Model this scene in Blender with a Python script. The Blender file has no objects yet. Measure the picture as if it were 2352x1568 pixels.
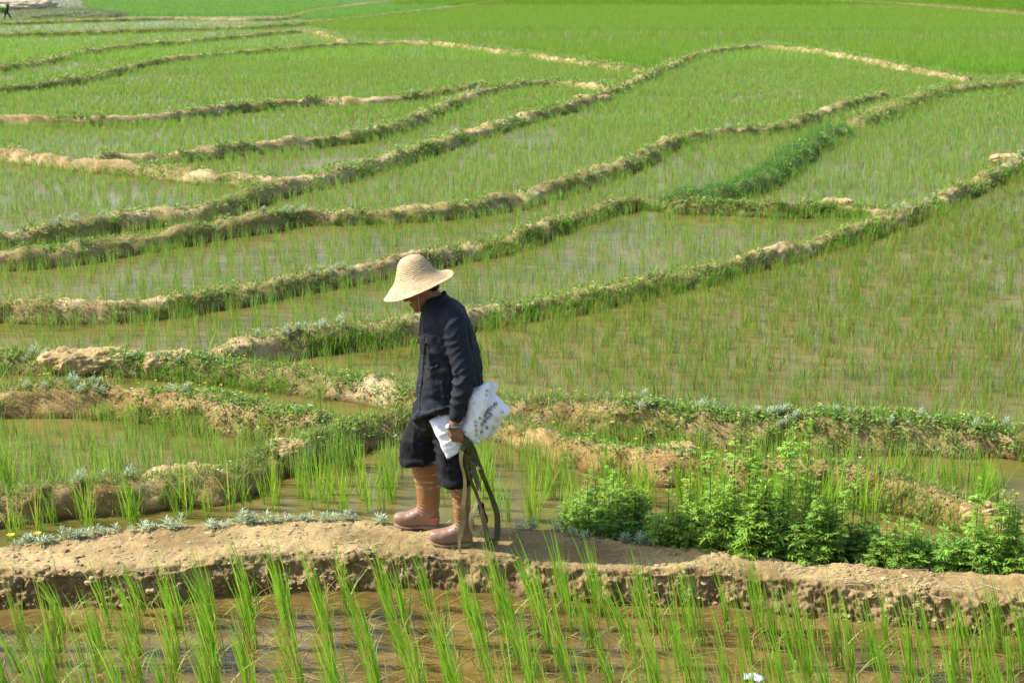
import bpy, bmesh, math, random
import numpy as np
from mathutils import Vector, Matrix
from mathutils.bvhtree import BVHTree

random.seed(5)
RNG = np.random.default_rng(11)
SC = bpy.context.scene
COL = SC.collection

# ------------------------------------------------------------------ camera
# survey units: the photograph is 2352 x 1568 units wide, focal length in the same units
F, CX, CY, HC = 3267.0, 1176.0, 784.0, 3.08
PITCH = math.atan(814.0 / F)
CP, SP = math.cos(PITCH), math.sin(PITCH)
ZF, ZB = -0.20, -0.15            # water level of the front paddy, of the paddies behind the path

def rays(px, py):
    px = np.asarray(px, float); py = np.asarray(py, float)
    a = (px - CX) / F; b = -(py - CY) / F
    return np.stack([a, CP + b * SP, -SP + b * CP], -1)

def at(px, py, z=0.0):
    """The point on level z seen in that direction."""
    d = rays(px, py); t = (z - HC) / d[..., 2]
    p = d * t[..., None]; p[..., 2] = z
    return p

def on_y(px, py, Y):
    d = rays(px, py); t = Y / d[..., 1]
    p = d * t[..., None]; p[..., 2] += HC
    return p

def proj(P):
    P = np.asarray(P, float)
    q = P - np.array([0, 0, HC])
    zc = q[..., 1] * CP - q[..., 2] * SP
    yc = q[..., 1] * SP + q[..., 2] * CP
    return CX + F * q[..., 0] / zc, CY - F * yc / zc, zc

cam = bpy.data.cameras.new('camera'); camo = bpy.data.objects.new('camera', cam); COL.objects.link(camo)
cam.sensor_width = 36; cam.lens = 36 * F / 2352; cam.clip_end = 6000; cam.clip_start = 0.1
camo.location = (0, 0, HC); camo.rotation_euler = (math.pi / 2 - PITCH, 0, 0)
cam.dof.use_dof = True; cam.dof.focus_distance = 8.0; cam.dof.aperture_fstop = 5.6
SC.camera = camo

# ------------------------------------------------------------------ light
SUN_EL = 45.5
sd = Vector((math.cos(math.radians(SUN_EL)) * math.cos(math.radians(-6.0)), math.cos(math.radians(SUN_EL)) * math.sin(math.radians(-6.0)), -math.sin(math.radians(SUN_EL))))
sl = bpy.data.lights.new('sun', 'SUN'); so = bpy.data.objects.new('sun', sl); COL.objects.link(so)
sl.energy = 4.8; sl.angle = math.radians(0.55); sl.color = (1.0, 0.965, 0.905)
so.rotation_euler = sd.to_track_quat('-Z', 'Y').to_euler()
W = bpy.data.worlds.new('World'); SC.world = W; W.use_nodes = True
nt = W.node_tree; nt.nodes.clear()
sky = nt.nodes.new('ShaderNodeTexSky'); sky.sky_type = 'NISHITA'; sky.sun_disc = False
sky.sun_elevation = math.radians(SUN_EL); sky.sun_rotation = math.radians(-84)
sky.air_density = 1.0; sky.dust_density = 2.0
bg = nt.nodes.new('ShaderNodeBackground'); bg.inputs[1].default_value = 0.135
out = nt.nodes.new('ShaderNodeOutputWorld')
nt.links.new(sky.outputs[0], bg.inputs[0]); nt.links.new(bg.outputs[0], out.inputs[0])
SC.view_settings.view_transform = 'Standard'; SC.view_settings.look = 'None'
SC.view_settings.exposure = 0.84; SC.view_settings.gamma = 1.0
SC.render.engine = 'CYCLES'
cy = SC.cycles
cy.max_bounces = 6; cy.diffuse_bounces = 3; cy.glossy_bounces = 2; cy.transmission_bounces = 4; cy.transparent_max_bounces = 4
cy.sample_clamp_indirect = 4.0; cy.caustics_reflective = False; cy.caustics_refractive = False
cy.use_denoising = True

# ------------------------------------------------------------------ helpers
def tag(o, label=None, cat=None, group=None, kind=None):
    if label: o['label'] = label
    if cat: o['category'] = cat
    if group: o['group'] = group
    if kind: o['kind'] = kind
    return o

def link(name, me, mat=None, parent=None):
    o = bpy.data.objects.new(name, me); COL.objects.link(o)
    if mat is not None and me is not None:
        me.materials.clear(); me.materials.append(mat)
    if parent is not None: o.parent = parent
    return o

def empty(name, loc=(0, 0, 0)):
    o = bpy.data.objects.new(name, None); COL.objects.link(o); o.location = loc
    o.empty_display_size = 0.1
    return o

def mesh_np(name, V, faces, col=None, smooth=True):
    """faces: list of (M,k) int arrays."""
    me = bpy.data.meshes.new(name)
    V = np.asarray(V, np.float32)
    me.vertices.add(len(V)); me.vertices.foreach_set('co', V.ravel())
    faces = [np.asarray(f, np.int32) for f in faces if len(f)]
    nl = sum(f.size for f in faces); npoly = sum(len(f) for f in faces)
    me.loops.add(nl); me.polygons.add(npoly)
    me.loops.foreach_set('vertex_index', np.concatenate([f.ravel() for f in faces]))
    sizes = np.concatenate([np.full(len(f), f.shape[1], np.int32) for f in faces])
    starts = np.concatenate([[0], np.cumsum(sizes)[:-1]]).astype(np.int32)
    me.polygons.foreach_set('loop_start', starts)
    me.polygons.foreach_set('use_smooth', np.full(npoly, smooth))
    me.update(calc_edges=True)
    if col is not None: set_col(me, col)
    return me

def set_col(me, col):
    ca = me.color_attributes.new('Col', 'FLOAT_COLOR', 'POINT')
    c4 = np.ones((len(me.vertices), 4), np.float32); c4[:, :3] = col
    ca.data.foreach_set('color', c4.ravel())

def get_v(me):
    a = np.empty(len(me.vertices) * 3, np.float32); me.vertices.foreach_get('co', a); return a.reshape(-1, 3).astype(float)

def get_n(me):
    a = np.empty(len(me.vertices) * 3, np.float32); me.vertex_normals.foreach_get('vector', a); return a.reshape(-1, 3).astype(float)

def set_v(me, V):
    me.vertices.foreach_set('co', np.asarray(V, np.float32).ravel()); me.update()

def grid_faces(nu, nv):
    i = np.arange((nu - 1) * (nv - 1)); r = i // (nv - 1); c = i % (nv - 1); a = r * nv + c
    return np.stack([a, a + nv, a + nv + 1, a + 1], 1)

# value noise
def _h(ix, iy, iz, s):
    n = (ix * 374761393 + iy * 668265263 + iz * 2147483647 + s * 1274126177) & 0xFFFFFFFF
    n = ((n ^ (n >> 13)) * 1274126177) & 0xFFFFFFFF
    n = ((n ^ (n >> 16)) * 2246822519) & 0xFFFFFFFF
    return ((n ^ (n >> 15)) & 0xFFFFFF) / float(0xFFFFFF)

def vn(P, scale=1.0, seed=0):
    P = np.asarray(P, float) * scale
    if P.shape[-1] == 2: P = np.concatenate([P, np.zeros(P.shape[:-1] + (1,))], -1)
    i = np.floor(P).astype(np.int64); f = P - i; f = f * f * f * (f * (f * 6 - 15) + 10)
    x, y, z = i[..., 0], i[..., 1], i[..., 2]; r = 0
    for dx in (0, 1):
        for dy in (0, 1):
            for dz in (0, 1):
                w = (f[..., 0] if dx else 1 - f[..., 0]) * (f[..., 1] if dy else 1 - f[..., 1]) * (f[..., 2] if dz else 1 - f[..., 2])
                r = r + w * _h(x + dx, y + dy, z + dz, seed)
    return r * 2 - 1

def fbm(P, scale=1.0, octv=4, seed=0):
    r = 0; a = 1.0; t = 0
    for k in range(octv):
        r = r + a * vn(P, scale * 2.03 ** k, seed + 17 * k); t += a; a *= 0.55
    return r / t

def catmull(P, n):
    P = np.asarray(P, float)
    Q = np.vstack([2 * P[0] - P[1], P, 2 * P[-1] - P[-2]]); o = []
    for i in range(1, len(Q) - 2):
        t = np.linspace(0, 1, n, endpoint=False)[:, None]
        p0, p1, p2, p3 = Q[i - 1], Q[i], Q[i + 1], Q[i + 2]
        o.append(0.5 * (2 * p1 + (p2 - p0) * t + (2 * p0 - 5 * p1 + 4 * p2 - p3) * t * t + (-p0 + 3 * p1 - 3 * p2 + p3) * t ** 3))
    o.append(P[-1:]); return np.vstack(o)

def resample(P, step):
    """step: number, or a function of the point's distance"""
    P = np.asarray(P, float)
    d = np.linalg.norm(np.diff(P, axis=0), axis=1)
    if callable(step): d2 = d / step(np.linalg.norm((P[1:, :2] + P[:-1, :2]) / 2, axis=1))
    else: d2 = d / step
    s = np.concatenate([[0], np.cumsum(d2)]); n = max(3, int(s[-1]) + 1)
    t = np.linspace(0, s[-1], n)
    return np.stack([np.interp(t, s, P[:, k]) for k in range(P.shape[1])], 1)

# ------------------------------------------------------------------ materials
def mat_new(name):
    m = bpy.data.materials.new(name); m.use_nodes = True
    n = m.node_tree.nodes; b = n['Principled BSDF']
    return m, n, m.node_tree.links, b

def rampnode(n, stops):
    r = n.new('ShaderNodeValToRGB')
    e = r.color_ramp.elements
    while len(e) < len(stops): e.new(0.5)
    for k, (p, c) in enumerate(stops): e[k].position = p; e[k].color = (*c, 1)
    return r

def noise_node(n, l, scale, detail=5, rough=0.6, vec=None):
    t = n.new('ShaderNodeTexNoise'); t.inputs['Scale'].default_value = scale
    t.inputs['Detail'].default_value = detail; t.inputs['Roughness'].default_value = rough
    if vec is not None: l.new(vec, t.inputs['Vector'])
    return t

def leaf_mat(name, trans=0.35, rough=0.5, spec=0.25):
    m, n, l, b = mat_new(name)
    at_ = n.new('ShaderNodeVertexColor'); at_.layer_name = 'Col'
    l.new(at_.outputs['Color'], b.inputs['Base Color'])
    b.inputs['Roughness'].default_value = rough; b.inputs['Specular IOR Level'].default_value = spec
    tr = n.new('ShaderNodeBsdfTranslucent'); mx = n.new('ShaderNodeMixShader'); mx.inputs[0].default_value = trans
    hs = n.new('ShaderNodeHueSaturation'); hs.inputs['Value'].default_value = 1.35; hs.inputs['Hue'].default_value = 0.49
    l.new(at_.outputs['Color'], hs.inputs['Color']); l.new(hs.outputs[0], tr.inputs['Color'])
    l.new(b.outputs[0], mx.inputs[1]); l.new(tr.outputs[0], mx.inputs[2])
    l.new(mx.outputs[0], n['Material Output'].inputs[0])
    return m

def soil_mat(name, dark, mid, light, scale=6.0, fine=60.0, bump=0.35, wet_z=None, vcol=False, wet_h=0.05):
    m, n, l, b = mat_new(name)
    g = n.new('ShaderNodeNewGeometry')
    a = noise_node(n, l, scale, 6, 0.65, g.outputs['Position'])
    r = rampnode(n, [(0.33, dark), (0.5, mid), (0.68, light)])
    l.new(a.outputs['Fac'], r.inputs[0])
    if vcol: r = n.new('ShaderNodeVertexColor'); r.layer_name = 'Col'
    f = noise_node(n, l, fine, 4, 0.7, g.outputs['Position'])
    fr = rampnode(n, [(0.3, (0.62, 0.6, 0.58)), (0.65, (1.12, 1.12, 1.12))]); l.new(f.outputs['Fac'], fr.inputs[0])
    mx = n.new('ShaderNodeMix'); mx.data_type = 'RGBA'; mx.blend_type = 'MULTIPLY'; mx.inputs[0].default_value = 0.8
    l.new(r.outputs[0], mx.inputs[6]); l.new(fr.outputs[0], mx.inputs[7])
    last = mx.outputs[2]
    if wet_z is not None:
        sp = n.new('ShaderNodeSeparateXYZ'); l.new(g.outputs['Position'], sp.inputs[0])
        mr = n.new('ShaderNodeMapRange'); mr.inputs[1].default_value = wet_z; mr.inputs[2].default_value = wet_z + wet_h
        mr.inputs[3].default_value = 1.0; mr.inputs[4].default_value = 0.0
        l.new(sp.outputs['Z'], mr.inputs[0])
        w = n.new('ShaderNodeMix'); w.data_type = 'RGBA'; l.new(mr.outputs[0], w.inputs[0]); l.new(last, w.inputs[6])
        w.inputs[7].default_value = (dark[0] * 0.55, dark[1] * 0.5, dark[2] * 0.42, 1); last = w.outputs[2]
    l.new(last, b.inputs['Base Color'])
    b.inputs['Roughness'].default_value = 0.95; b.inputs['Specular IOR Level'].default_value = 0.15
    bp = n.new('ShaderNodeBump'); bp.inputs['Strength'].default_value = bump; bp.inputs['Distance'].default_value = 0.02
    l.new(f.outputs['Fac'], bp.inputs['Height']); l.new(bp.outputs[0], b.inputs['Normal'])
    return m

def plain_mat(name, col, rough=0.6, spec=0.3, metal=0.0, var=0.0, vscale=30, bump=0.0, bscale=120):
    m, n, l, b = mat_new(name)
    b.inputs['Roughness'].default_value = rough; b.inputs['Specular IOR Level'].default_value = spec; b.inputs['Metallic'].default_value = metal
    tc = n.new('ShaderNodeTexCoord')
    a = noise_node(n, l, vscale, 4, 0.6, tc.outputs['Object'])
    r = rampnode(n, [(0.3, tuple(c * (1 - var) for c in col)), (0.7, tuple(min(1, c * (1 + var)) for c in col))])
    l.new(a.outputs['Fac'], r.inputs[0]); l.new(r.outputs[0], b.inputs['Base Color'])
    if bump:
        t = noise_node(n, l, bscale, 3, 0.6, tc.outputs['Object'])
        bp = n.new('ShaderNodeBump'); bp.inputs['Strength'].default_value = bump; bp.inputs['Distance'].default_value = 0.004
        l.new(t.outputs['Fac'], bp.inputs['Height']); l.new(bp.outputs[0], b.inputs['Normal'])
    return m

def vcol_mat(name, rough=0.6, spec=0.3, bump=0.0, bscale=150, sheen=0.0):
    m, n, l, b = mat_new(name)
    a = n.new('ShaderNodeVertexColor'); a.layer_name = 'Col'; l.new(a.outputs['Color'], b.inputs['Base Color'])
    b.inputs['Roughness'].default_value = rough; b.inputs['Specular IOR Level'].default_value = spec
    if sheen: b.inputs['Sheen Weight'].default_value = sheen
    if bump:
        tc = n.new('ShaderNodeTexCoord'); t = noise_node(n, l, bscale, 4, 0.6, tc.outputs['Object'])
        bp = n.new('ShaderNodeBump'); bp.inputs['Strength'].default_value = bump; bp.inputs['Distance'].default_value = 0.004
        l.new(t.outputs['Fac'], bp.inputs['Height']); l.new(bp.outputs[0], b.inputs['Normal'])
    return m

def water_mat(name, c1, c2, c3, scale, rough=0.07, spec=0.5):
    m, n, l, b = mat_new(name)
    g = n.new('ShaderNodeNewGeometry')
    mp = n.new('ShaderNodeMapping'); mp.inputs['Scale'].default_value = (0.55, 1.0, 1.0); l.new(g.outputs['Position'], mp.inputs['Vector'])
    a = noise_node(n, l, scale, 7, 0.62, mp.outputs[0])
    r = rampnode(n, [(0.32, c1), (0.5, c2), (0.68, c3)]); l.new(a.outputs['Fac'], r.inputs[0])
    l.new(r.outputs[0], b.inputs['Base Color'])
    b.inputs['Roughness'].default_value = rough; b.inputs['IOR'].default_value = 1.33
    b.inputs['Specular IOR Level'].default_value = spec
    mp2 = n.new('ShaderNodeMapping'); mp2.inputs['Scale'].default_value = (1.0, 2.6, 1.0); l.new(g.outputs['Position'], mp2.inputs['Vector'])
    w = noise_node(n, l, 4.5, 3, 0.55, mp2.outputs[0])
    bp = n.new('ShaderNodeBump'); bp.inputs['Strength'].default_value = 0.3; bp.inputs['Distance'].default_value = 0.03
    l.new(w.outputs['Fac'], bp.inputs['Height']); l.new(bp.outputs[0], b.inputs['Normal'])
    return m

M_PATH = soil_mat('path_soil', (0.30, 0.21, 0.105), (0.43, 0.315, 0.165), (0.56, 0.43, 0.25), 5.0, 70, 0.5, vcol=True, wet_z=ZF + 0.005, wet_h=0.075)
M_BANK = soil_mat('bank_soil', (0.15, 0.10, 0.035), (0.27, 0.185, 0.075), (0.50, 0.38, 0.20), 3.2, 45, 0.6, wet_z=ZB, vcol=True)
M_MOUND = soil_mat('mound_soil', (0.12, 0.20, 0.05), (0.20, 0.25, 0.10), (0.36, 0.33, 0.19), 0.25, 6, 0.4)
M_CLOD = soil_mat('clod_soil', (0.36, 0.25, 0.11), (0.46, 0.33, 0.15), (0.58, 0.44, 0.23), 7.0, 60, 0.6)
M_PALE = soil_mat('pale_soil', (0.45, 0.36, 0.22), (0.58, 0.47, 0.30), (0.66, 0.56, 0.38), 1.2, 9, 0.4)
M_MUD = soil_mat('mud', (0.10, 0.07, 0.025), (0.16, 0.11, 0.045), (0.2, 0.14, 0.06), 0.8, 8, 0.3)
M_WATERF = water_mat('muddy_water_front', (0.045, 0.033, 0.013), (0.13, 0.085, 0.024), (0.21, 0.14, 0.045), 4.2, 0.06, 0.5)
M_WATERB = water_mat('muddy_water_behind', (0.075, 0.078, 0.016), (0.135, 0.115, 0.028), (0.18, 0.138, 0.043), 1.6, 0.2, 0.22)
M_RICE = leaf_mat('rice_leaf', 0.38)
M_GRASS = leaf_mat('bank_grass', 0.3, 0.7, 0.12)
M_HERB = leaf_mat('herb_leaf', 0.3, 0.55, 0.2)
M_SILVER = leaf_mat('silver_leaf', 0.15, 0.7, 0.15)
M_STRAW = leaf_mat('dry_straw', 0.15, 0.7, 0.2)
M_FLOWER = leaf_mat('petals', 0.25, 0.6, 0.2)
# ------------------------------------------------------------------ ground and water
def sheet(name, x0, x1, y0, y1, z, mat):
    me = mesh_np(name, [(x0, y0, z), (x1, y0, z), (x1, y1, z), (x0, y1, z)], [[(0, 1, 2, 3)]])
    return link(name, me, mat)

tag(sheet('ground', -3000, 3000, -1500, 4000, -0.6, M_MUD), 'brown mud ground under the flooded paddies', kind='structure')
tag(sheet('paddy_water', -500, 500, 7.6, 900, ZB, M_WATERB), 'shallow muddy water of the paddies beyond the earth path', kind='structure')
tag(sheet('front_paddy_water', -30, 30, 0.5, 7.55, ZF, M_WATERF), 'shallow brown water of the paddy in front of the earth path', kind='structure')

# ------------------------------------------------------------------ earth path
FAR = [(-700, 1350), (-300, 1300), (0, 1256), (200, 1225), (450, 1207), (700, 1199), (900, 1197), (1150, 1207), (1280, 1216), (1400, 1238), (1600, 1262), (1800, 1284), (2050, 1302), (2352, 1322), (2700, 1352), (3100, 1390)]
NEAR = [(-700, 1350), (-300, 1325), (0, 1308), (300, 1312), (450, 1292), (640, 1272), (1000, 1266), (1200, 1280), (1450, 1306), (1600, 1304), (1900, 1332), (2352, 1372), (2700, 1410), (3100, 1450)]
LOW = [(-700, 1440), (-300, 1412), (0, 1402), (250, 1388), (600, 1362), (1000, 1352), (1200, 1370), (1600, 1384), (2000, 1438), (2352, 1452), (2700, 1490), (3100, 1530)]
def interp_px(L, xs): L = np.array(L, float); return np.interp(xs, L[:, 0], L[:, 1])
def path_mesh():
    xs = np.linspace(-690, 3080, 1300)
    k = np.hanning(41); k /= k.sum()
    sm = lambda v: np.convolve(np.pad(v, 20, mode='edge'), k, mode='valid')
    fy, ny, ly = sm(interp_px(FAR, xs)), sm(interp_px(NEAR, xs)), sm(interp_px(LOW, xs))
    ny = np.maximum(ny, fy + 30)
    A = at(xs, fy, 0.0); B = at(xs, ny, -0.01); C = at(xs, ly, ZF)
    fw = A.copy(); fw[:, 1] += 0.16; fw[:, 2] = ZB - 0.12
    f2 = A.copy(); f2[:, 1] += 0.05; f2[:, 2] = -0.03
    B[:, 1] += 0.02
    B2 = B.copy(); B2[:, 2] = -0.030; B2[:, 1] = B[:, 1] - 0.045
    C[:, 1] = np.minimum(C[:, 1], B[:, 1] - 0.095)
    C2 = C.copy(); C2[:, 1] -= 0.10; C2[:, 2] = ZF - 0.12
    segs = [(fw, f2, 8), (f2, A, 5), (A, B, 40), (B, B2, 6), (B2, C, 22), (C, C2, 6)]
    rows = []
    for a, b, n in segs:
        for t in np.linspace(0, 1, n, endpoint=False): rows.append(a * (1 - t) + b * t)
    rows.append(segs[-1][1])
    G = np.stack(rows, 1)            # (nx, nr, 3)
    G[:, :, 1] = np.minimum(G[:, :, 1], 99)
    nx, nr = G.shape[:2]
    # normals
    du = np.gradient(G, axis=0); dv = np.gradient(G, axis=1); N = np.cross(du, dv); N /= np.linalg.norm(N, axis=2)[..., None] + 1e-9
    N[N[..., 2] < -0.3] *= 1
    face = np.zeros(nr); i0 = 8 + 5 + 40; face[i0 + 2:i0 + 28] = 1; face = np.convolve(face, np.ones(5) / 5, mode='same')
    P = G.reshape(-1, 3)
    top = 0.017 * fbm(P, 3.6, 4, 3) + 0.010 * fbm(P, 18, 4, 5) - .006 * (1 - np.minimum(np.abs(vn(P, 7, 15)) * 7, 1)) * (vn(P, 2.2, 16) > 0)
    und = 0.02 * fbm(P * np.array([1, 0.3, 0.3]), 1.6, 2, 9)
    rid = np.abs(vn(P, 26, 31)); rid2 = np.abs(vn(P, 60, 41))
    crumb = 0.034 * (fbm(P, 8, 3, 21)) + 0.018 * fbm(P, 34, 4, 23) - 0.010 * (1 - np.minimum(rid * 3, 1)) + 0.012 * (rid2 - 0.3)
    pit = vn(P * np.array([1, 1, 1.6]), 7.5, 77); crumb -= 0.07 * np.clip(pit - 0.38, 0, 1)
    fw_ = np.tile(face, nx)
    d = (top + und) * (1 - fw_) + (crumb + und) * fw_
    P = P + N.reshape(-1, 3) * (d * np.sign(N.reshape(-1, 3)[:, 2:3].ravel() + 0.35))[:, None]
    t1 = np.clip(.5 + 1.1 * fbm(P * np.array([.7, 1.3, 1]), 3.2, 5, 71), 0, 1)[:, None]; t2 = np.clip(.5 + 1.3 * fbm(P, 9, 4, 73), 0, 1)[:, None]
    ct = np.array([.245, .17, .070]) * (1 - t1) + np.array([.45, .335, .155]) * t1
    cb = np.array([.21, .137, .06]) * (1 - t2) + np.array([.39, .275, .135]) * t2
    red = np.clip(fbm(P, 2.6, 3, 79) * 3 - .7, 0, 1)[:, None]; cb = cb * (1 - red * .5) + np.array([.36, .17, .08]) * red * .5
    fm = np.clip(fw_ * 1.2 + .25 * fbm(P, 12, 3, 75), 0, 1)[:, None]
    me = mesh_np('earth_path', P, [grid_faces(nx, nr)], ct * (1 - fm) + cb * fm)
    o = link('earth_path', me, M_PATH)
    return o, P.reshape(nx, nr, 3)
pth, PG = path_mesh()
tag(pth, 'trodden tan earth path with a crumbling bank above the front paddy', kind='structure')
PATH_BVH = BVHTree.FromPolygons([tuple(v) for v in PG.reshape(-1, 3)], grid_faces(*PG.shape[:2]).tolist())
def path_z(x, y):
    h = PATH_BVH.ray_cast(Vector((x, y, 2)), Vector((0, 0, -1)))
    return h[0].z if h[0] else ZB

# ------------------------------------------------------------------ banks between the paddies
# name: (survey points of the crest, half width m, crest level m, bare amount, grass length, label)
BK = [
 ('A', [(-420, 1200), (-150, 1160), (0, 1140), (150, 1125), (300, 1112), (420, 1098), (530, 1088), (600, 1045), (700, 1015), (800, 985), (900, 960), (1000, 945), (1100, 925)], .17, -.01, .42, .06, 'low earth bank with bare clods just behind the path, running up behind the walker'),
 ('B', [(930, 925), (1040, 932), (1120, 945), (1180, 962), (1250, 985), (1350, 1012), (1500, 1042), (1600, 1052), (1750, 1064), (1900, 1075), (2000, 1088), (2100, 1112), (2200, 1140), (2352, 1195), (2500, 1250), (2700, 1330)], .15, .02, .72, .05, 'reddish crumbling bank behind the green bushes'),
 ('C', [(-400, 905), (-150, 897), (0, 893), (120, 890), (250, 892), (400, 908), (500, 922), (600, 940), (700, 958), (800, 968), (860, 966)], .20, .03, .5, .05, 'bank with yellow flowers and a tall bare soil face beside the walker'),
 ('D', [(900, 885), (980, 895), (1100, 905), (1250, 915), (1400, 930), (1550, 942), (1700, 950), (1850, 956), (2000, 962), (2200, 968), (2352, 972), (2600, 985), (2900, 1000)], .21, .05, .2, .06, 'broad flowery bank along the foot of the large brown paddy'),
 ('E', [(-400, 800), (-150, 800), (0, 806), (150, 812), (300, 818), (450, 826), (600, 838), (750, 856), (850, 868), (950, 884), (1030, 896), (1120, 903)], .22, .0, .40, .05, 'grassy bank with pale bare earth humps to the walker\'s front'),
 ('F', [(420, 820), (520, 795), (620, 778), (750, 758), (880, 745), (1000, 725), (1090, 708), (1250, 682), (1400, 655), (1550, 625), (1700, 590), (1850, 550), (2000, 508), (2100, 470), (2200, 430), (2300, 385), (2400, 335), (2550, 260)], .2, .02, .44, .05, 'long diagonal bank climbing from the walker to the upper side of the large paddy'),
 ('G', [(-400, 715), (-150, 702), (0, 694), (150, 697), (300, 692), (430, 676), (560, 656), (700, 630), (800, 613), (950, 586), (1050, 566), (1150, 545), (1230, 520), (1300, 492), (1380, 470), (1450, 455), (1525, 455)], .19, .02, .32, .055, 'dark grassy bank passing behind the straw hat'),
 ('H', [(1500, 462), (1560, 455), (1620, 440), (1690, 422), (1750, 400), (1800, 368), (1850, 333), (1900, 305), (1950, 288)], .24, .04, .02, .11, 'short bank thick with dark green grass ending at a plug of dry mud'),
 ('I', [(1520, 460), (1600, 466), (1700, 470), (1800, 474), (1880, 472), (1950, 472), (2040, 478), (2090, 472)], .16, .0, .38, .06, 'short level bank with yellow flowers joining the dark grassy bank to the diagonal one'),
 ('J', [(-400, 610), (-150, 595), (0, 582), (100, 574), (200, 562), (320, 543), (420, 526), (520, 510), (600, 498), (690, 486), (850, 482), (1000, 472), (1100, 462), (1180, 448), (1300, 413), (1380, 388), (1440, 368), (1490, 343), (1550, 315), (1620, 300), (1700, 294), (1790, 287), (1850, 266), (1910, 246), (1980, 226), (2040, 212)], .2, .03, .4, .055, 'long bank with bare humps curving below the middle pale paddies'),
 ('K', [(1960, 276), (2000, 260), (2050, 240), (2100, 222), (2160, 206), (2230, 196), (2352, 185), (2500, 176), (2800, 165)], .3, .06, .05, .09, 'thick grassy bank running out past the mud plug towards the dense green field'),
 ('L', [(-400, 580), (-150, 555), (0, 536), (100, 521), (200, 508), (325, 485), (425, 478), (500, 465), (540, 452), (650, 417), (740, 397), (800, 382), (860, 366), (925, 348), (985, 328), (1050, 308), (1110, 290), (1175, 271), (1260, 250), (1350, 226), (1400, 206), (1460, 182), (1540, 148), (1600, 124), (1660, 112), (1720, 107), (1780, 107), (1860, 114), (1950, 128), (2020, 142), (2100, 158), (2160, 168), (2230, 182)], .22, .04, .62, .06, 'long sinuous bank that rises to a pale bare curve round the upper paddy'),
 ('M', [(-400, 300), (-150, 322), (0, 345), (100, 358), (200, 370), (300, 378), (400, 388), (480, 398), (560, 402), (620, 408), (660, 414)], .2, .02, .6, .06, 'pale bare bank sloping down to meet the long sinuous bank'),
 ('N', [(180, 358), (260, 356), (340, 352), (420, 347), (500, 339), (575, 331), (660, 323), (750, 314), (820, 305), (880, 293), (930, 277), (965, 262), (1010, 242), (1050, 226), (1110, 206), (1175, 192), (1230, 187), (1290, 187), (1350, 194), (1410, 200)], .22, .03, .45, .06, 'looping grass and earth bank beneath the upper pale paddies'),
 ('O', [(-400, 268), (-150, 268), (0, 270), (90, 271), (200, 271), (300, 268), (380, 262), (450, 254), (520, 245), (600, 238), (680, 230), (760, 228), (850, 229), (930, 222), (1000, 211), (1075, 196), (1130, 190)], .22, .03, .6, .06, 'bank with a run of pale bare humps above the looping bank'),
 ('P', [(-400, 235), (-150, 215), (0, 200), (70, 194), (135, 185), (200, 174), (260, 160), (330, 145), (400, 131), (450, 128), (490, 124), (570, 117), (650, 111), (750, 102), (850, 98), (920, 96), (1000, 97), (1060, 104), (1120, 112), (1176, 119), (1240, 127), (1300, 136), (1400, 150), (1500, 162)], .26, .05, .6, .07, 'bank with sandy humps beneath the dense green field'),
 ('Q', [(-400, 185), (-150, 168), (0, 152), (70, 142), (150, 127), (200, 116), (260, 108), (330, 101), (400, 96), (480, 88), (560, 81), (640, 73), (700, 70), (745, 76), (775, 88), (800, 96)], .26, .05, .6, .08, 'thin bank curling round the end of a narrow far paddy'),
 ('R', [(-400, 86), (-150, 82), (0, 78), (100, 76), (200, 73), (320, 69), (450, 64), (520, 62), (600, 60), (680, 54), (750, 48), (830, 40), (900, 32), (980, 24), (1050, 16), (1125, 5), (1180, -4)], .35, .08, .4, .1, 'far grey-green bank at the edge of the dense green field'),
 ('S', [(-400, 60), (-150, 56), (60, 50), (180, 46), (300, 43), (400, 41), (500, 42), (620, 42), (670, 37), (710, 27), (760, 19), (820, 13), (880, 6), (940, 1), (1000, -6)], .38, .1, .75, .1, 'farthest pale bare bank leading up from the far person'),
 ('T', [(1800, -6), (1950, 2), (2050, 7), (2130, 11), (2190, 16), (2260, 22), (2352, 30), (2500, 44)], .5, .2, .8, .12, 'far reddish-brown bank along the end of the dense green field'),
]
def prof(u):
    a = np.abs(u)
    return np.where(a < 0.35, 1 - 0.06 * (a / 0.35) ** 2, np.where(a < 1.5, 0.94 * 0.5 * (1 + np.cos(np.pi * np.clip((a - 0.35) / 1.15, 0, 1))), 0.0))

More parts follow.
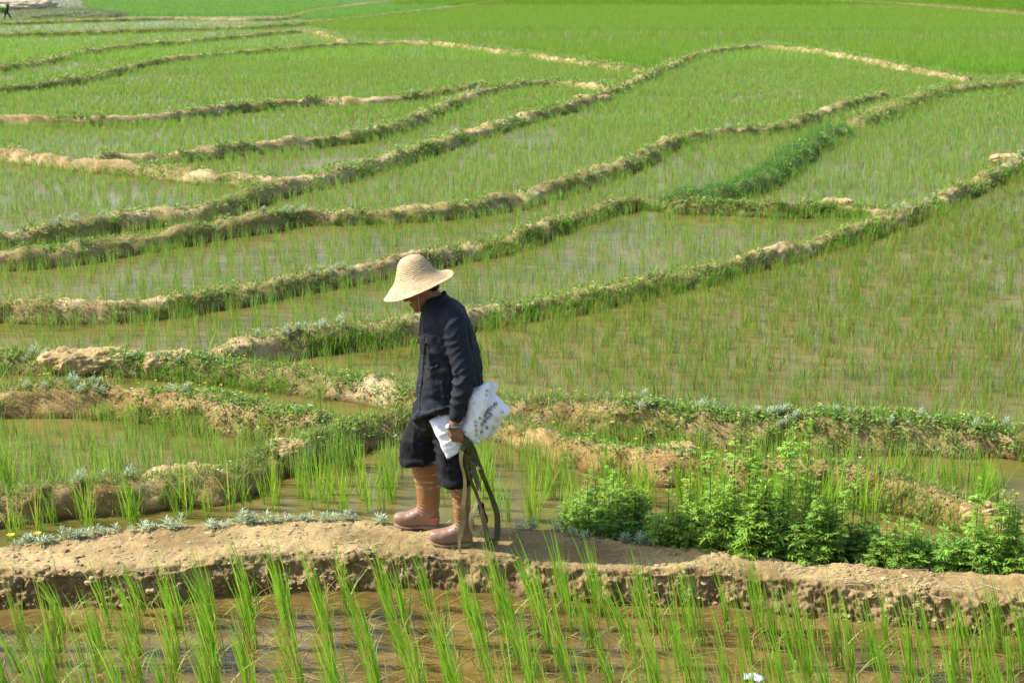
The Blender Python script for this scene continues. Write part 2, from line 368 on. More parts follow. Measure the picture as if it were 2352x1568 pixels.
BANKS = {}
BANK_SEGS = []
for key, pts, hw, hz, bare, gl, lab in BK:
    pts = np.array(pts, float)
    px = catmull(pts, 12)
    P = at(px[:, 0], px[:, 1], hz)
    P = resample(P, lambda d: np.clip(d * 0.0026, 0.03, 0.5))
    T = np.gradient(P[:, :2], axis=0); T /= np.linalg.norm(T, axis=1)[:, None] + 1e-9
    Nn = np.stack([-T[:, 1], T[:, 0]], 1)
    dist = np.linalg.norm(P[:, :2], axis=1)
    near = dist.mean() < 25
    m = 37 if near else 31
    u = np.linspace(-1.5, 1.5, m)
    s = np.concatenate([[0], np.cumsum(np.linalg.norm(np.diff(P[:, :2], axis=0), axis=1))])
    hw = hw * (1.02 if near else 1.22); hz = hz + (.01 if near else .03)
    wv = hw * (1 + 0.28 * vn(np.stack([s, s * 0, s * 0 + 5], 1), 1.1, ord(key)) + 0.12 * vn(np.stack([s, s * 0, s * 0], 1), 3.3, ord(key) + 9))
    hv = hz + 0.035 * vn(np.stack([s, s * 0 + 3, s * 0], 1), 0.9, ord(key) + 3) + 0.03 * vn(np.stack([s, s * 0, s * 0], 1), 3.0, ord(key) + 5)
    G = np.zeros((len(P), m, 3))
    G[:, :, :2] = P[:, None, :2] + Nn[:, None, :] * (u[None, :, None] * wv[:, None, None])
    base = ZB - 0.10
    endf = np.clip(np.minimum(s, s[-1] - s) / .45, 0, 1); endf = endf * endf * (3 - 2 * endf)
    G[:, :, 2] = base + ((hv - base) * endf)[:, None] * prof(u)[None, :]
    Q = G.reshape(-1, 3)
    crumb = (0.045 if near else .08) * fbm(Q, 7 if near else 3.5, 5, 3 + ord(key)) + 0.016 * np.abs(vn(Q, 24, 8)) - 0.02 * (1 - np.minimum(np.abs(vn(Q, 15, 12)) * 4, 1))
    Q = Q.copy(); Q[:, 2] += crumb * 1.1
    Q[:, :2] += (np.repeat(Nn, m, 0) * ((0.045 if near else .09) * fbm(Q, 9 if near else 4, 4, 61))[:, None])
    fr = 1.3 if near else .55
    pt = fbm(Q[:, :2], fr, 4, 7 + ord(key)) * 1.5 + .35 * vn(Q[:, :2], 5.0, 88)            # high: overgrown, low: bare
    gd = np.clip((pt - (bare - .5) * 1.6 + .30) / .35, 0, 1)[:, None]; tv = np.clip(.5 + 1.2 * fbm(Q, 6 if near else 2.5, 4, 19), 0, 1)[:, None]
    cbare = np.array([.30, .20, .085]) * (1 - tv) + np.array([.52, .40, .215]) * tv; cgr = np.array([.18, .155, .05]) * (1 - tv) + np.array([.31, .25, .10]) * tv
    if key == 'H': gd = gd * 0 + 1
    elif not near or key in 'FGI': gd = gd * (1 - .55 * np.clip((.5 - np.abs(np.tile(u, len(P)))) / .25, 0, 1)[:, None] * np.clip(.6 + 1.6 * fbm(Q[:, :2], .8, 3, 33), 0, 1)[:, None])
    if key in 'ABCD':                                                                  # the cut face towards the path is raw earth
        fc = np.clip((-.35 - np.tile(u, len(P))) / .2, 0, 1)[:, None] * np.clip(.9 + 1.2 * fbm(Q, 2.2, 3, 29), 0, 1)[:, None]; gd = gd * (1 - .85 * fc)
        cbare = cbare * (np.array([.80, .70, .55]) if key in 'BC' else np.array([.84, .78, .66]))
    if key == 'T': cbare = np.array([.24, .135, .075]) * (.8 + .4 * tv)
    me = mesh_np('earth_bank', Q, [grid_faces(len(P), m)[:, ::-1]], cbare * (1 - gd) + cgr * gd)
    o = link('earth_bank', me, M_BANK); tag(o, lab, kind='structure')
    BANKS[key] = dict(P=P, N=Nn, w=wv, h=hv, s=s, bare=bare, gl=gl, G=Q.reshape(len(P), m, 3), u=u, dist=dist)
    st = max(1, len(P) // 120)
    ps = P[::st, :2]; BANK_SEGS.append((ps[:-1], ps[1:], np.full(len(ps) - 1, hw)))
SA = np.vstack([a for a, b, c in BANK_SEGS]); SB = np.vstack([b for a, b, c in BANK_SEGS]); SW = np.concatenate([c for a, b, c in BANK_SEGS])

def bank_clear(P, k=1.15):
    """True where a point lies off every bank."""
    P = np.asarray(P)[:, :2]; okk = np.ones(len(P), bool)
    d = SB - SA; L2 = (d ** 2).sum(1) + 1e-9
    for i in range(0, len(P), 4000):
        q = P[i:i + 4000]
        t = np.clip(((q[:, None] - SA[None]) * d[None]).sum(2) / L2, 0, 1)
        c = SA[None] + t[..., None] * d[None]
        dd = np.sqrt(((q[:, None] - c) ** 2).sum(2))
        okk[i:i + 4000] = (dd > SW[None] * k).all(1)
    return okk

# ------------------------------------------------------------------ blades
def blades(base, lean, L, w, droop, face, k, col, colt=None):
    """Tapering curved blades. lean: horizontal drift of the tip (fraction of length), droop: sag of the tip."""
    n = len(base); t = np.linspace(0, 1, k + 1)
    P = np.zeros((n, k + 1, 3))
    h = t[None] - droop[:, None] * t[None] ** 2.2
    P[..., 2] = h * L[:, None]
    cur = (0.55 * t + 0.45 * t ** 2)[None] + droop[:, None] * 0.5 * (t ** 2)[None]
    P[..., 0] = lean[:, 0:1] * cur * L[:, None]; P[..., 1] = lean[:, 1:2] * cur * L[:, None]
    P += base[:, None]
    side = np.stack([np.cos(face), np.sin(face), 0 * face], 1)
    wt = np.where(t < 0.4, 0.65 + 0.35 * t / 0.4, np.clip(1 - ((t - 0.4) / 0.6) ** 1.6, 0, 1))
    off = side[:, None] * (w[:, None] * wt[None] * 0.5)[..., None]
    V = np.zeros((n, 2 * k + 1, 3))
    V[:, 0:2 * k:2] = (P - off)[:, :k]; V[:, 1:2 * k:2] = (P + off)[:, :k]; V[:, 2 * k] = P[:, k]
    b = (np.arange(n) * (2 * k + 1))[:, None]
    quads = [np.concatenate([b + 2 * i, b + 2 * i + 1, b + 2 * i + 3, b + 2 * i + 2], 1) for i in range(k - 1)]
    tris = np.concatenate([b + 2 * k - 2, b + 2 * k - 1, b + 2 * k], 1)
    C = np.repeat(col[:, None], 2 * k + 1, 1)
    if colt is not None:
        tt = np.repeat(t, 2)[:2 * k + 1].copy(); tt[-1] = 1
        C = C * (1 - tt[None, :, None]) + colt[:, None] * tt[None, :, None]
    return V.reshape(-1, 3), (np.vstack(quads) if quads else np.zeros((0, 4), int)), tris, C.reshape(-1, 3)

def merge(parts):
    V, Qd, T, C = [], [], [], []; o = 0
    for v, q, t, c in parts:
        V.append(v); Qd.append(q + o); T.append(t + o); C.append(c); o += len(v)
    return np.vstack(V), [np.vstack(Qd), np.vstack(T)], np.vstack(C)

G1 = np.array([0.10, 0.29, 0.012]); G2 = np.array([0.20, 0.44, 0.025]); G3 = np.array([0.29, 0.43, 0.095]); G4 = np.array([0.42, 0.33, 0.11])
def rice_cols(n, pale=0.0, dry=0.08, mul=1.0):
    a = RNG.random((n, 1)); c = G1 * (1 - a) + G2 * a
    b = np.clip(RNG.random((n, 1)) * 0.5 * 0.6 + pale - 0.1, 0, 1); c = c * (1 - b) + G3 * b
    d = RNG.random(n) < dry; c[d] = G4 * (0.7 + 0.5 * RNG.random((d.sum(), 1)))
    return c * mul

def hill_blades(pos, nb, L0, spread, lean0, width, k, pale=0.0, dry=0.08, jit=0.018, mul=1.0, lsd=0.18):
    """nb blades for each hill position; L0 per hill."""
    n = len(pos); tot = n * nb
    base = np.repeat(pos, nb, 0) + np.concatenate([RNG.normal(0, jit, (tot, 2)), np.zeros((tot, 1))], 1)
    L = np.repeat(L0, nb) * np.clip(RNG.normal(0.85, lsd, tot), 0.35, 1.25)
    az = RNG.random(tot) * 2 * np.pi; sp_ = np.abs(RNG.normal(0, 1, tot)) * spread
    hl = np.repeat(np.asarray(lean0) + RNG.normal(0, 0.05, (n, 2)), nb, 0)
    lean = hl + np.stack([np.cos(az), np.sin(az)], 1) * sp_[:, None]
    droop = np.clip(sp_ * RNG.random(tot) * 0.7, 0, 0.5)
    c = rice_cols(tot, pale, dry, mul)
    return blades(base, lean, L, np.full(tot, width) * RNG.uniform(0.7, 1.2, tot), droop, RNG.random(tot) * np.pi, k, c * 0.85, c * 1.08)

# ------------------------------------------------------------------ where rice grows
def in_poly(px, py, poly):
    poly = np.array(poly, float); r = np.zeros(len(px), bool); j = len(poly) - 1
    for i in range(len(poly)):
        xi, yi = poly[i]; xj, yj = poly[j]
        c = ((yi > py) != (yj > py)) & (px < (xj - xi) * (py - yi) / (yj - yi + 1e-12) + xi)
        r ^= c; j = i
    return r
BIG = [(700, 800), (1090, 720), (1400, 668), (1700, 605), (2000, 520), (2200, 440), (2352, 380), (2900, 200), (2900, 990), (2352, 950), (2000, 940), (1700, 930), (1400, 910), (1150, 890), (900, 860)]
DENSE = [(700, 60), (760, 48), (1050, 18), (1125, -20), (1900, -20), (2352, 32), (2900, 60), (2900, 165), (2352, 172), (2230, 172), (2100, 150), (1950, 122), (1780, 98), (1660, 102), (1540, 138), (1490, 158), (1300, 132), (1120, 108), (1000, 92), (850, 92), (800, 88), (760, 68)]
TOPL = [(-300, -20), (1000, -20), (940, 0), (820, 8), (700, 24), (660, 36), (500, 38), (300, 38), (215, 30), (160, -20)]
LENS = [(690, 46), (720, 30), (830, 16), (940, 4), (1180, -20), (1100, 2), (1000, 18), (900, 28), (760, 44)]
SPARSE = [[(-400, 850), (300, 856), (560, 872), (900, 905), (960, 930), (700, 935), (500, 905), (250, 880), (-400, 885)],
          [(1750, 1000), (2352, 1005), (2900, 1010), (2900, 1300), (2352, 1170), (2200, 1110), (2000, 1070), (1700, 1045)]]
TANP = [[(-300, 84), (600, 70), (690, 62), (560, 78), (250, 104), (0, 148), (-300, 180)], [(0, 165), (260, 112), (480, 94), (700, 78), (770, 92), (640, 104), (400, 122), (200, 165), (0, 190)]]
# ------------------------------------------------------------------ rice
def hill_grid(y0, y1, sx, sy, drift=-0.2):
    ys = np.arange(y0, y1, sy); o = []
    for y in ys:
        hx = y * 0.36 * 1.16 + 0.6 + abs(drift * y)
        x = np.arange(-int(hx / sx), int(hx / sx) + 1) * sx + drift * y
        o.append(np.stack([x, np.full(len(x), y)], 1))
    P = np.vstack(o); return P

near = []      # (pos, L, region)
# front paddy: rows running away from the viewer
P = hill_grid(5.6, 7.32, 0.192, 0.215)
P[:, 0] += RNG.normal(0, 0.016, len(P)); P[:, 1] += RNG.normal(0, 0.025, len(P))
cx_, cy_, _ = proj(np.c_[P, np.full(len(P), ZF)])
okf = (cy_ > interp_px(LOW, cx_) + 22) & (RNG.random(len(P)) > 0.04)
P = P[okf]
FRONT = np.c_[P, np.full(len(P), ZF - 0.01)]
# all paddies behind
P = hill_grid(7.5, 64, 0.20, 0.21)
P += RNG.normal(0, 0.03, P.shape)
P2 = np.vstack([P[P[:, 1] < 26], P[(P[:, 1] < 10.4) & (RNG.random(len(P)) < .1)]]); P2 = P2 + RNG.normal(0, .08, P2.shape); q2x, q2y, _ = proj(np.c_[P2, np.full(len(P2), ZB)])
P2 = P2[in_poly(q2x, q2y, BIG) | ((P2[:, 1] < 10.2) & (RNG.random(len(P2)) < 2))]; P = np.vstack([P, P2])
P = np.c_[P, np.full(len(P), ZB - 0.01)]
px_, py_, zc_ = proj(P)
ok = (px_ > -260) & (RNG.random(len(P)) < 2) & (px_ < 2612) & bank_clear(P, .92) & (py_ < interp_px(FAR, px_) - np.where(px_ < 1250, 9, 16))
P, px_, py_, zc_ = P[ok], px_[ok], py_[ok], zc_[ok]
d_ = P[:, 1]
big = in_poly(px_, py_, BIG); dense = in_poly(px_, py_, DENSE)
sparse = in_poly(px_, py_, SPARSE[0]) | in_poly(px_, py_, SPARSE[1])
tanp = in_poly(px_, py_, TANP[0]) | in_poly(px_, py_, TANP[1])
keep = RNG.random(len(P)) < np.where(sparse, 0.28, np.where(tanp, .5, 0.95))
bush_zone = (d_ < 8.4) & (px_ > 1500)
keep &= ~(bush_zone & (RNG.random(len(P)) < 0.7))
patch = fbm(P[:, :2], 0.35, 3, 50)
keep &= (RNG.random(len(P)) < np.clip(0.95 + patch * 0.7, 0.25, 1)) | dense
P, px_, py_, big, dense, sparse, tanp, d_, patch = [a[keep] for a in (P, px_, py_, big, dense, sparse, tanp, d_, patch)]
Lh = np.where(big, 0.165, np.where(dense, 0.30, np.where(d_ < 9.4, 0.31, 0.19))) * RNG.normal(1, 0.12, len(P)) * (1 + 0.25 * patch)
Lh = np.where(sparse, 0.2 * RNG.normal(1, .15, len(P)), Lh)

# the hills that show largest become plants of their own: all of the front paddy, then the nearest behind the path
inframe = (px_ > -30) & (px_ < 2382)
order = np.argsort(np.where(inframe & ~big, d_, 1e9))
fx, fy_, _ = proj(FRONT + [0, 0, 0.2])
fin = (fx > -40) & (fx < 2392) & (fy_ < 1640)
FR_IN = FRONT[fin]; FR_OUT = FRONT[~fin]
n_own = max(0, 298 - len(FR_IN))
own = order[:n_own]
rest = np.ones(len(P), bool); rest[own] = False

def clump_mesh(nb, L, spread, lean, width, k, dry, extra_dry=0, jit=0.018):
    parts = [hill_blades(np.zeros((1, 3)), nb, np.array([L]), spread, lean, width, k, 0.12, dry, jit, np.array([1.32, 1.16, 1.0]), .24)]
    if extra_dry:
        n = extra_dry + (1 if L < .9 else 0); az = RNG.random(n) * 6.28
        base = np.c_[RNG.normal(0, 0.02, (n, 2)), np.zeros(n)]
        c = G4 * RNG.uniform(0.6, 1.1, (n, 1)) * np.array([1, 1, .8]); c[::2] = G3 * RNG.uniform(.8, 1.2, (len(c[::2]), 1))
        parts.append(blades(base, np.stack([np.cos(az), np.sin(az)], 1) * RNG.uniform(.5, .95, (n, 1)), RNG.uniform(.16, .38, n), np.full(n, .0045), RNG.uniform(.25, .85, n), az + 1.57, 4, c))
    V, Fc, C = merge(parts)
    return mesh_np('rice_clump', V, Fc, C)
FV = [clump_mesh(int(RNG.integers(16, 28)), RNG.uniform(.33, .46), RNG.uniform(.075, .145), (RNG.uniform(-.28, -.12), RNG.uniform(-.04, .06)), .0066, 5, .07, int(RNG.integers(2, 7)), RNG.uniform(.012, .022)) for _ in range(16)]
BV = [clump_mesh(int(RNG.integers(14, 22)), 1.0, .19, (RNG.uniform(-.16, .04), 0), .017, 4, .06, 1, 0.06) for _ in range(10)]
def plant(me, pos, s, label, group, rz=0.0):
    o = link('rice_clump', me); o.location = pos; o.scale = (s, s, s); o.rotation_euler = (0, 0, rz)
    tag(o, label, 'rice plant', group)
    return o
for m_ in FV + BV: m_.materials.append(M_RICE)
for p in FR_IN:
    x, y, _ = proj(p)
    onbank = y < interp_px(LOW, x) + 62
    plant(FV[RNG.integers(len(FV))], p, RNG.uniform(.78, 1.12),
          'tall rice clump of the row along the foot of the earth bank' if onbank else 'tall rice clump standing in the open brown water of the front paddy',
          'rice clumps along the earth bank' if onbank else 'rice clumps in the front paddy', RNG.uniform(-.5, .5))
for i in own:
    left = px_[i] < 960
    plant(BV[RNG.integers(len(BV))], P[i], Lh[i] * RNG.uniform(.9, 1.15),
          'thin rice clump in the water strip just behind the path, ahead of the walker' if left else 'thin rice clump in the water strip just behind the path, behind the walker',
          'rice clumps ahead of the walker' if left else 'rice clumps behind the walker', RNG.uniform(-.9, .9))

# everything farther off: one mass
parts = []
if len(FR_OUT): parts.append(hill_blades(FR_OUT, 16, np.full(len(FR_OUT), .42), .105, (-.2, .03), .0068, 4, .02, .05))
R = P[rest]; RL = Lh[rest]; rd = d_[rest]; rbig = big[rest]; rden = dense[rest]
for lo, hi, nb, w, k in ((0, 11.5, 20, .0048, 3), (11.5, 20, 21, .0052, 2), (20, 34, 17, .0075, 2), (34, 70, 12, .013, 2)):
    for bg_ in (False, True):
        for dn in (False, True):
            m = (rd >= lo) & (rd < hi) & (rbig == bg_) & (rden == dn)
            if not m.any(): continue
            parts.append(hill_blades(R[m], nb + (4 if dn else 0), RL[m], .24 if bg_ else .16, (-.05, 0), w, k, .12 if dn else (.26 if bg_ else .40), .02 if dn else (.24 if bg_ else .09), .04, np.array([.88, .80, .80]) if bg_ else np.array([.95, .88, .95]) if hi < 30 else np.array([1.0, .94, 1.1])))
# beyond 64 m
def far_tufts(n, ylo, yhi, test):
    x = RNG.uniform(-200, 2550, n); y = RNG.uniform(ylo, yhi, n)
    m = test(x, y); x, y = x[m], y[m]
    Q = at(x, y, ZB); ok = (Q[:, 1] > 64) & (Q[:, 1] < 420) & bank_clear(Q, .9)
    return Q[ok]
y64 = float(proj(np.array([0, 64.0, ZB]))[1])
tl = lambda x, y: in_poly(x, y, TOPL) | in_poly(x, y, LENS)
Q = np.vstack([far_tufts(70000, -14, y64, lambda x, y: in_poly(x, y, DENSE)), far_tufts(90000, -14, 70, lambda x, y: in_poly(x, y, DENSE))])
for lo, hi in ((64, 110), (110, 190), (190, 430)):
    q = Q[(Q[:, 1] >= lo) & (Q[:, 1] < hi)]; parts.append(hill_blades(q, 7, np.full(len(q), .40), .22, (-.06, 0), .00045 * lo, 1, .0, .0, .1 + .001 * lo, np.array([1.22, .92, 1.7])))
Q = far_tufts(90000, -14, 46, tl)
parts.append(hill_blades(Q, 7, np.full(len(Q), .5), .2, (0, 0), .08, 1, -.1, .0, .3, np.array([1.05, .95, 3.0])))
Q = far_tufts(50000, -14, y64, lambda x, y: ~(in_poly(x, y, DENSE) | tl(x, y)))
parts.append(hill_blades(Q, 6, np.full(len(Q), .30), .22, (0, 0), .035, 1, .38, .05, .12))
Q = far_tufts(90000, -20, 34, lambda x, y: ((x > 900) & (y < 14)) | ((x > 1880) & ~in_poly(x, y, DENSE)))
parts.append(hill_blades(Q, 5, np.full(len(Q), .6), .25, (0, 0), .16, 1, -.1, .0, .4, np.array([.85, .72, .8])))
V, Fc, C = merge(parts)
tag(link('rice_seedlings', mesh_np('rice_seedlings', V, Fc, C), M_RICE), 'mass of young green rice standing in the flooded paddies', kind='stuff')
print('rice verts', len(V), 'own', len(FR_IN), n_own)

# ------------------------------------------------------------------ grass on the banks
def bank_points(key, n, ulo=-1.15, uhi=1.2, bias=None):
    b = BANKS[key]; G = b['G']; nu = len(b['P']); m = len(b['u'])
    dens = np.interp(b['s'], b['s'], 1 / np.clip(b['dist'], 8, 400) ** 1.1); c = np.cumsum(dens); c /= c[-1]
    i = np.interp(RNG.random(n), c, np.arange(nu)); u = RNG.uniform(ulo, uhi, n)
    j = (u + 1.5) / 3 * (m - 1)
    i0 = np.clip(i.astype(int), 0, nu - 2); j0 = np.clip(j.astype(int), 0, m - 2); fi = (i - i0)[:, None]; fj = (j - j0)[:, None]
    p = G[i0, j0] * (1 - fi) * (1 - fj) + G[i0 + 1, j0] * fi * (1 - fj) + G[i0, j0 + 1] * (1 - fi) * fj + G[i0 + 1, j0 + 1] * fi * fj
    return p, u, b['dist'][i0]
GR = np.array([[.13, .27, .035], [.22, .32, .055], [.33, .32, .10], [.45, .38, .17], [.13, .24, .07], [.26, .41, .06]])
gp = []
for key in BANKS:
    b = BANKS[key]; md = float(np.clip(np.median(b['dist']), 8, 200))
    length = b['s'][-1]
    nn = int(min(48000, max(12000, length * 26000 / md)))
    if key in 'H': nn = 16000
    p, u, dist = bank_points(key, nn)
    patchy = fbm(p[:, :2], 1.3 if b['dist'].mean() < 25 else .55, 4, 7 + ord(key)) * 1.5 + .35 * vn(p[:, :2], 5.0, 88)
    okp = patchy > (b['bare'] - .5) * 1.6 - .30 + RNG.normal(.12, .16, len(p))
    okp |= RNG.random(len(p)) < (0.10 if md < 24 else .25); okp |= (md > 24) & (vn(p[:, :2], 2.4, 97) > .25)
    okp &= p[:, 2] > ZB - 0.01
    if key in 'ABCD': okp &= (u > -.45) | (RNG.random(len(p)) < .5)
    if (md > 24 or key in 'FGI') and key != 'H': okp &= (np.abs(u) > .4) | (RNG.random(len(p)) < .45)
    p, u, dist, patchy = p[okp], u[okp], dist[okp], patchy[okp]
    n = len(p)
    side = u < 0       # the side towards the viewer or away depends on the direction; mixed anyway
    ci = RNG.choice(6, n, p=[.22, .22, .2, .1, .12, .14])
    c = GR[ci] * RNG.uniform(.75, 1.25, (n, 1))
    if key in 'H': c = GR[RNG.choice([0, 4, 1], n, p=[.4, .25, .35])] * np.array([.62, .85, .9]) * RNG.uniform(.7, 1.3, (n, 1))
    L = b['gl'] * RNG.lognormal(0, .4, n) * (1 + np.clip(dist - 20, 0, 200) * .008)
    az = RNG.random(n) * 6.28; lean = np.stack([np.cos(az), np.sin(az)], 1) * np.abs(RNG.normal(0, .6, n))[:, None]
    w = np.clip(dist * 0.00045, .004, .03) * RNG.uniform(.7, 1.6, n)
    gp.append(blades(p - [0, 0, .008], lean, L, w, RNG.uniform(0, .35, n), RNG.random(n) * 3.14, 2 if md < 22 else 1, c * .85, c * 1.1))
# brighter grass standing at the waterline along each bank
for key in BANKS:
    b = BANKS[key]; md = float(np.clip(np.median(b['dist']), 8, 200)); nn = int(min(9000, max(2500, b['s'][-1] * 5200 / md)))
    p, u, dist = bank_points(key, nn, .75, 1.25); p2, u2, dist2 = bank_points(key, nn, -1.25, -.75); p = np.vstack([p, p2]); dist = np.r_[dist, dist2]
    kp = vn(p[:, :2], 1.4, 66) + .6 * vn(p[:, :2], 5, 67) > (.05 if key in 'ABCD' else .22 if key in 'EFGIJ' else .05); p, dist = p[kp], dist[kp]; p[:, 2] = np.maximum(p[:, 2], ZB - .01); n = len(p)
    c = (G1 * .5 + G2 * .5) * RNG.uniform(.7, 1.2, (n, 1)); dd = RNG.random(n) < .3; c[dd] = GR[2] * RNG.uniform(.7, 1.2, (dd.sum(), 1)); az = RNG.random(n) * 6.28
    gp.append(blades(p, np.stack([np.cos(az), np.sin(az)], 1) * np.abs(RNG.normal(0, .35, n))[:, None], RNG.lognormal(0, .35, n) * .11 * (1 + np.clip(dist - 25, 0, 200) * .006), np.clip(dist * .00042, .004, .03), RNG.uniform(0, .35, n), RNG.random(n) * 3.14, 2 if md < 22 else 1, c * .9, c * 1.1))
# small tufts on the path and on its bank
n = 2600
i = RNG.integers(60, PG.shape[0] - 60, n); j = np.where(RNG.random(n) < .45, RNG.integers(8, 15, n), RNG.integers(44, 66, n))
pp = PG[i, j]; kp = (vn(pp * np.array([1, 1, 1.0]), 2.6, 5) > .12) & (pp[:, 2] > ZF + .03); pp = pp[kp]
n = len(pp); c = GR[RNG.choice([0, 1, 2, 4], n)] * RNG.uniform(.8, 1.3, (n, 1)); az = RNG.random(n) * 6.28
gp.append(blades(pp, np.stack([np.cos(az), np.sin(az)], 1) * .7, RNG.uniform(.02, .065, n), np.full(n, .0035), RNG.uniform(0, .4, n), RNG.random(n) * 3.14, 2, c))
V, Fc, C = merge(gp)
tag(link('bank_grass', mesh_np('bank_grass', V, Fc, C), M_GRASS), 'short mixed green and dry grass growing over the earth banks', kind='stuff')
print('grass verts', len(V))

# low leafy weeds on the banks: small broad leaves
def leaf_quads(c, d, nrm, L, W, col):
    """Diamond leaves: centre base c, direction d, normal nrm."""
    s = np.cross(d, nrm); s /= np.linalg.norm(s, axis=1)[:, None] + 1e-9
    n = len(c); V = np.zeros((n, 5, 3))
    mid = c + d * (L * .5)[:, None] + nrm * (L * .06)[:, None]
    V[:, 0] = c; V[:, 1] = mid - s * (W * .5)[:, None]; V[:, 2] = mid + s * (W * .5)[:, None]
    V[:, 3] = c + d * L[:, None] - nrm * (L * .12)[:, None]; V[:, 4] = mid - nrm * (L * .05)[:, None]
    b = (np.arange(n) * 5)[:, None]
    T = np.vstack([np.concatenate([b + 0, b + 4, b + 1], 1), np.concatenate([b + 0, b + 2, b + 4], 1), np.concatenate([b + 1, b + 4, b + 3], 1), np.concatenate([b + 4, b + 2, b + 3], 1)])
    return V.reshape(-1, 3), np.zeros((0, 4), int), T, np.repeat(col, 5, 0)
def unit(v): return v / (np.linalg.norm(v, axis=-1)[..., None] + 1e-9)
wp = []
for key, n, in (('A', 1500), ('B', 900), ('C', 1700), ('D', 3600), ('E', 2600), ('F', 1300), ('G', 800), ('J', 2400), ('L', 3600), ('N', 1500), ('I', 500), ('H', 900), ('K', 1100), ('M', 1100), ('O', 1600), ('P', 2000), ('Q', 1200), ('R', 1500)):
    p, u, dist = bank_points(key, n); kk = (vn(p[:, :2], 1.6, 44) + .5 * vn(p[:, :2], 6, 45) > .05) & (p[:, 2] > ZB + .02); p = p[kk]; dist = dist[kk]
    p = np.repeat(p, 5, 0); dist = np.repeat(dist, 5); m = len(p)
    p = p + np.c_[RNG.normal(0, .02, (m, 2)) * np.clip(dist / 16, 1, 3)[:, None], RNG.uniform(0, .04, m) * np.clip(dist / 16, 1, 3)]
    d = unit(np.c_[RNG.normal(0, 1, (m, 2)), RNG.uniform(-.1, .9, m)]); nr = unit(np.c_[RNG.normal(0, .5, (m, 2)), np.ones(m)])
    L = RNG.uniform(.018, .045, m) * np.clip(dist / 14, 1, 3.5)
    pal = np.array([[.12, .26, .03], [.20, .36, .045], [.27, .35, .08], [.32, .39, .26]]); c = pal[RNG.choice(4, m, p=[.38, .34, .2, .08])] * RNG.uniform(.7, 1.2, (m, 1))
    wp.append(leaf_quads(p, d, nr, L, L * .45, c))
V, Fc, C = merge(wp)
tag(link('bank_weeds', mesh_np('bank_weeds', V, Fc, C), M_HERB), 'low leafy weeds creeping over the earth banks', kind='stuff')

# dry straw floating on the front paddy and lying on the path
n = 1500
x = RNG.uniform(-3.6, 3.6, n); y = RNG.uniform(5.7, 7.4, n)
pts = np.c_[x, y, np.full(n, ZF + .004)]
sx_, sy_, _ = proj(pts); pts = pts[sy_ > interp_px(LOW, sx_) + 8]
n = len(pts); az = RNG.normal(0, .9, n); L = RNG.uniform(.05, .24, n); w = RNG.uniform(.002, .0045, n)
dv = np.c_[np.cos(az), np.sin(az), RNG.uniform(-.02, .12, n)]; sv = np.c_[-np.sin(az), np.cos(az), np.zeros(n)]
bend = sv * RNG.normal(0, .06, n)[:, None] * L[:, None]
V = np.stack([pts - sv * w[:, None] / 2, pts + sv * w[:, None] / 2, pts + dv * L[:, None] / 2 + bend + sv * w[:, None] / 2, pts + dv * L[:, None] / 2 + bend - sv * w[:, None] / 2, pts + dv * L[:, None]], 1)
b = (np.arange(n) * 5)[:, None]
c = np.array([.40, .30, .11]) * RNG.uniform(.45, 1.25, (n, 1)); c[RNG.random(n) < .25] = [.24, .28, .05]
me = mesh_np('floating_straw', V.reshape(-1, 3), [np.concatenate([b, b + 1, b + 2, b + 3], 1), np.concatenate([b + 3, b + 2, b + 4], 1)], np.repeat(c, 5, 0))
tag(link('floating_straw', me, M_STRAW), 'dead yellow rice blades floating on the brown front water', kind='stuff')
n = 420; i = RNG.integers(100, PG.shape[0] - 100, n); j = RNG.integers(14, 58, n); pts = PG[i, j] + [0, 0, .006]
kp = vn(pts, 1.8, 91) > -.05; pts = pts[kp]; n = len(pts)
az = RNG.normal(.25, .7, n); L = RNG.uniform(.03, .13, n); w = RNG.uniform(.002, .005, n)
dv = np.c_[np.cos(az), np.sin(az), np.zeros(n)]; sv = np.c_[-np.sin(az), np.cos(az), np.zeros(n)]
V = np.stack([pts - sv * w[:, None] / 2, pts + sv * w[:, None] / 2, pts + dv * L[:, None] + sv * w[:, None] / 2, pts + dv * L[:, None] - sv * w[:, None] / 2], 1)
b = (np.arange(n) * 4)[:, None]; c = np.array([.55, .46, .3]) * RNG.uniform(.5, 1.15, (n, 1))
tag(link('dry_straw', mesh_np('dry_straw', V.reshape(-1, 3), [np.concatenate([b, b + 1, b + 2, b + 3], 1)], np.repeat(c, 4, 0)), M_STRAW), 'bits of pale dry straw trodden into the earth path', kind='stuff')

# crumbs of earth on the path and its bank
def ico(sub):
    bm = bmesh.new(); bmesh.ops.create_icosphere(bm, subdivisions=sub, radius=1)
    V = np.array([v.co[:] for v in bm.verts]); Fc = np.array([[v.index for v in f.verts] for f in bm.faces]); bm.free(); return V, Fc
cv, cf_ = ico(2); n = 2600
i = RNG.integers(40, PG.shape[0] - 40, n); j = np.where(RNG.random(n) < .45, RNG.integers(12, 50, n), RNG.integers(50, 80, n)); pp = PG[i, j]
kp = (vn(pp, 2.0, 17) > -.1) & (pp[:, 2] > ZF); pp = pp[kp]; n = len(pp); sz = RNG.lognormal(-5.05, .5, n)
for key, nn in (('A', 1700), ('B', 1300), ('C', 1900), ('D', 1500), ('E', 900)):
    p, u, dist = bank_points(key, nn, -1.2, .6); kp = (vn(p, 2.4, 18) > -.05) & (p[:, 2] > ZB + .01); p = p[kp]; pp = np.vstack([pp, p]); sz = np.r_[sz, RNG.lognormal(-5.15, .42, len(p))]
n = len(pp)
V = cv[None] * (sz[:, None] * (1 + .35 * RNG.normal(0, .5, (n, len(cv)))))[..., None] * np.array([1.2, 1, .7]) + pp[:, None]
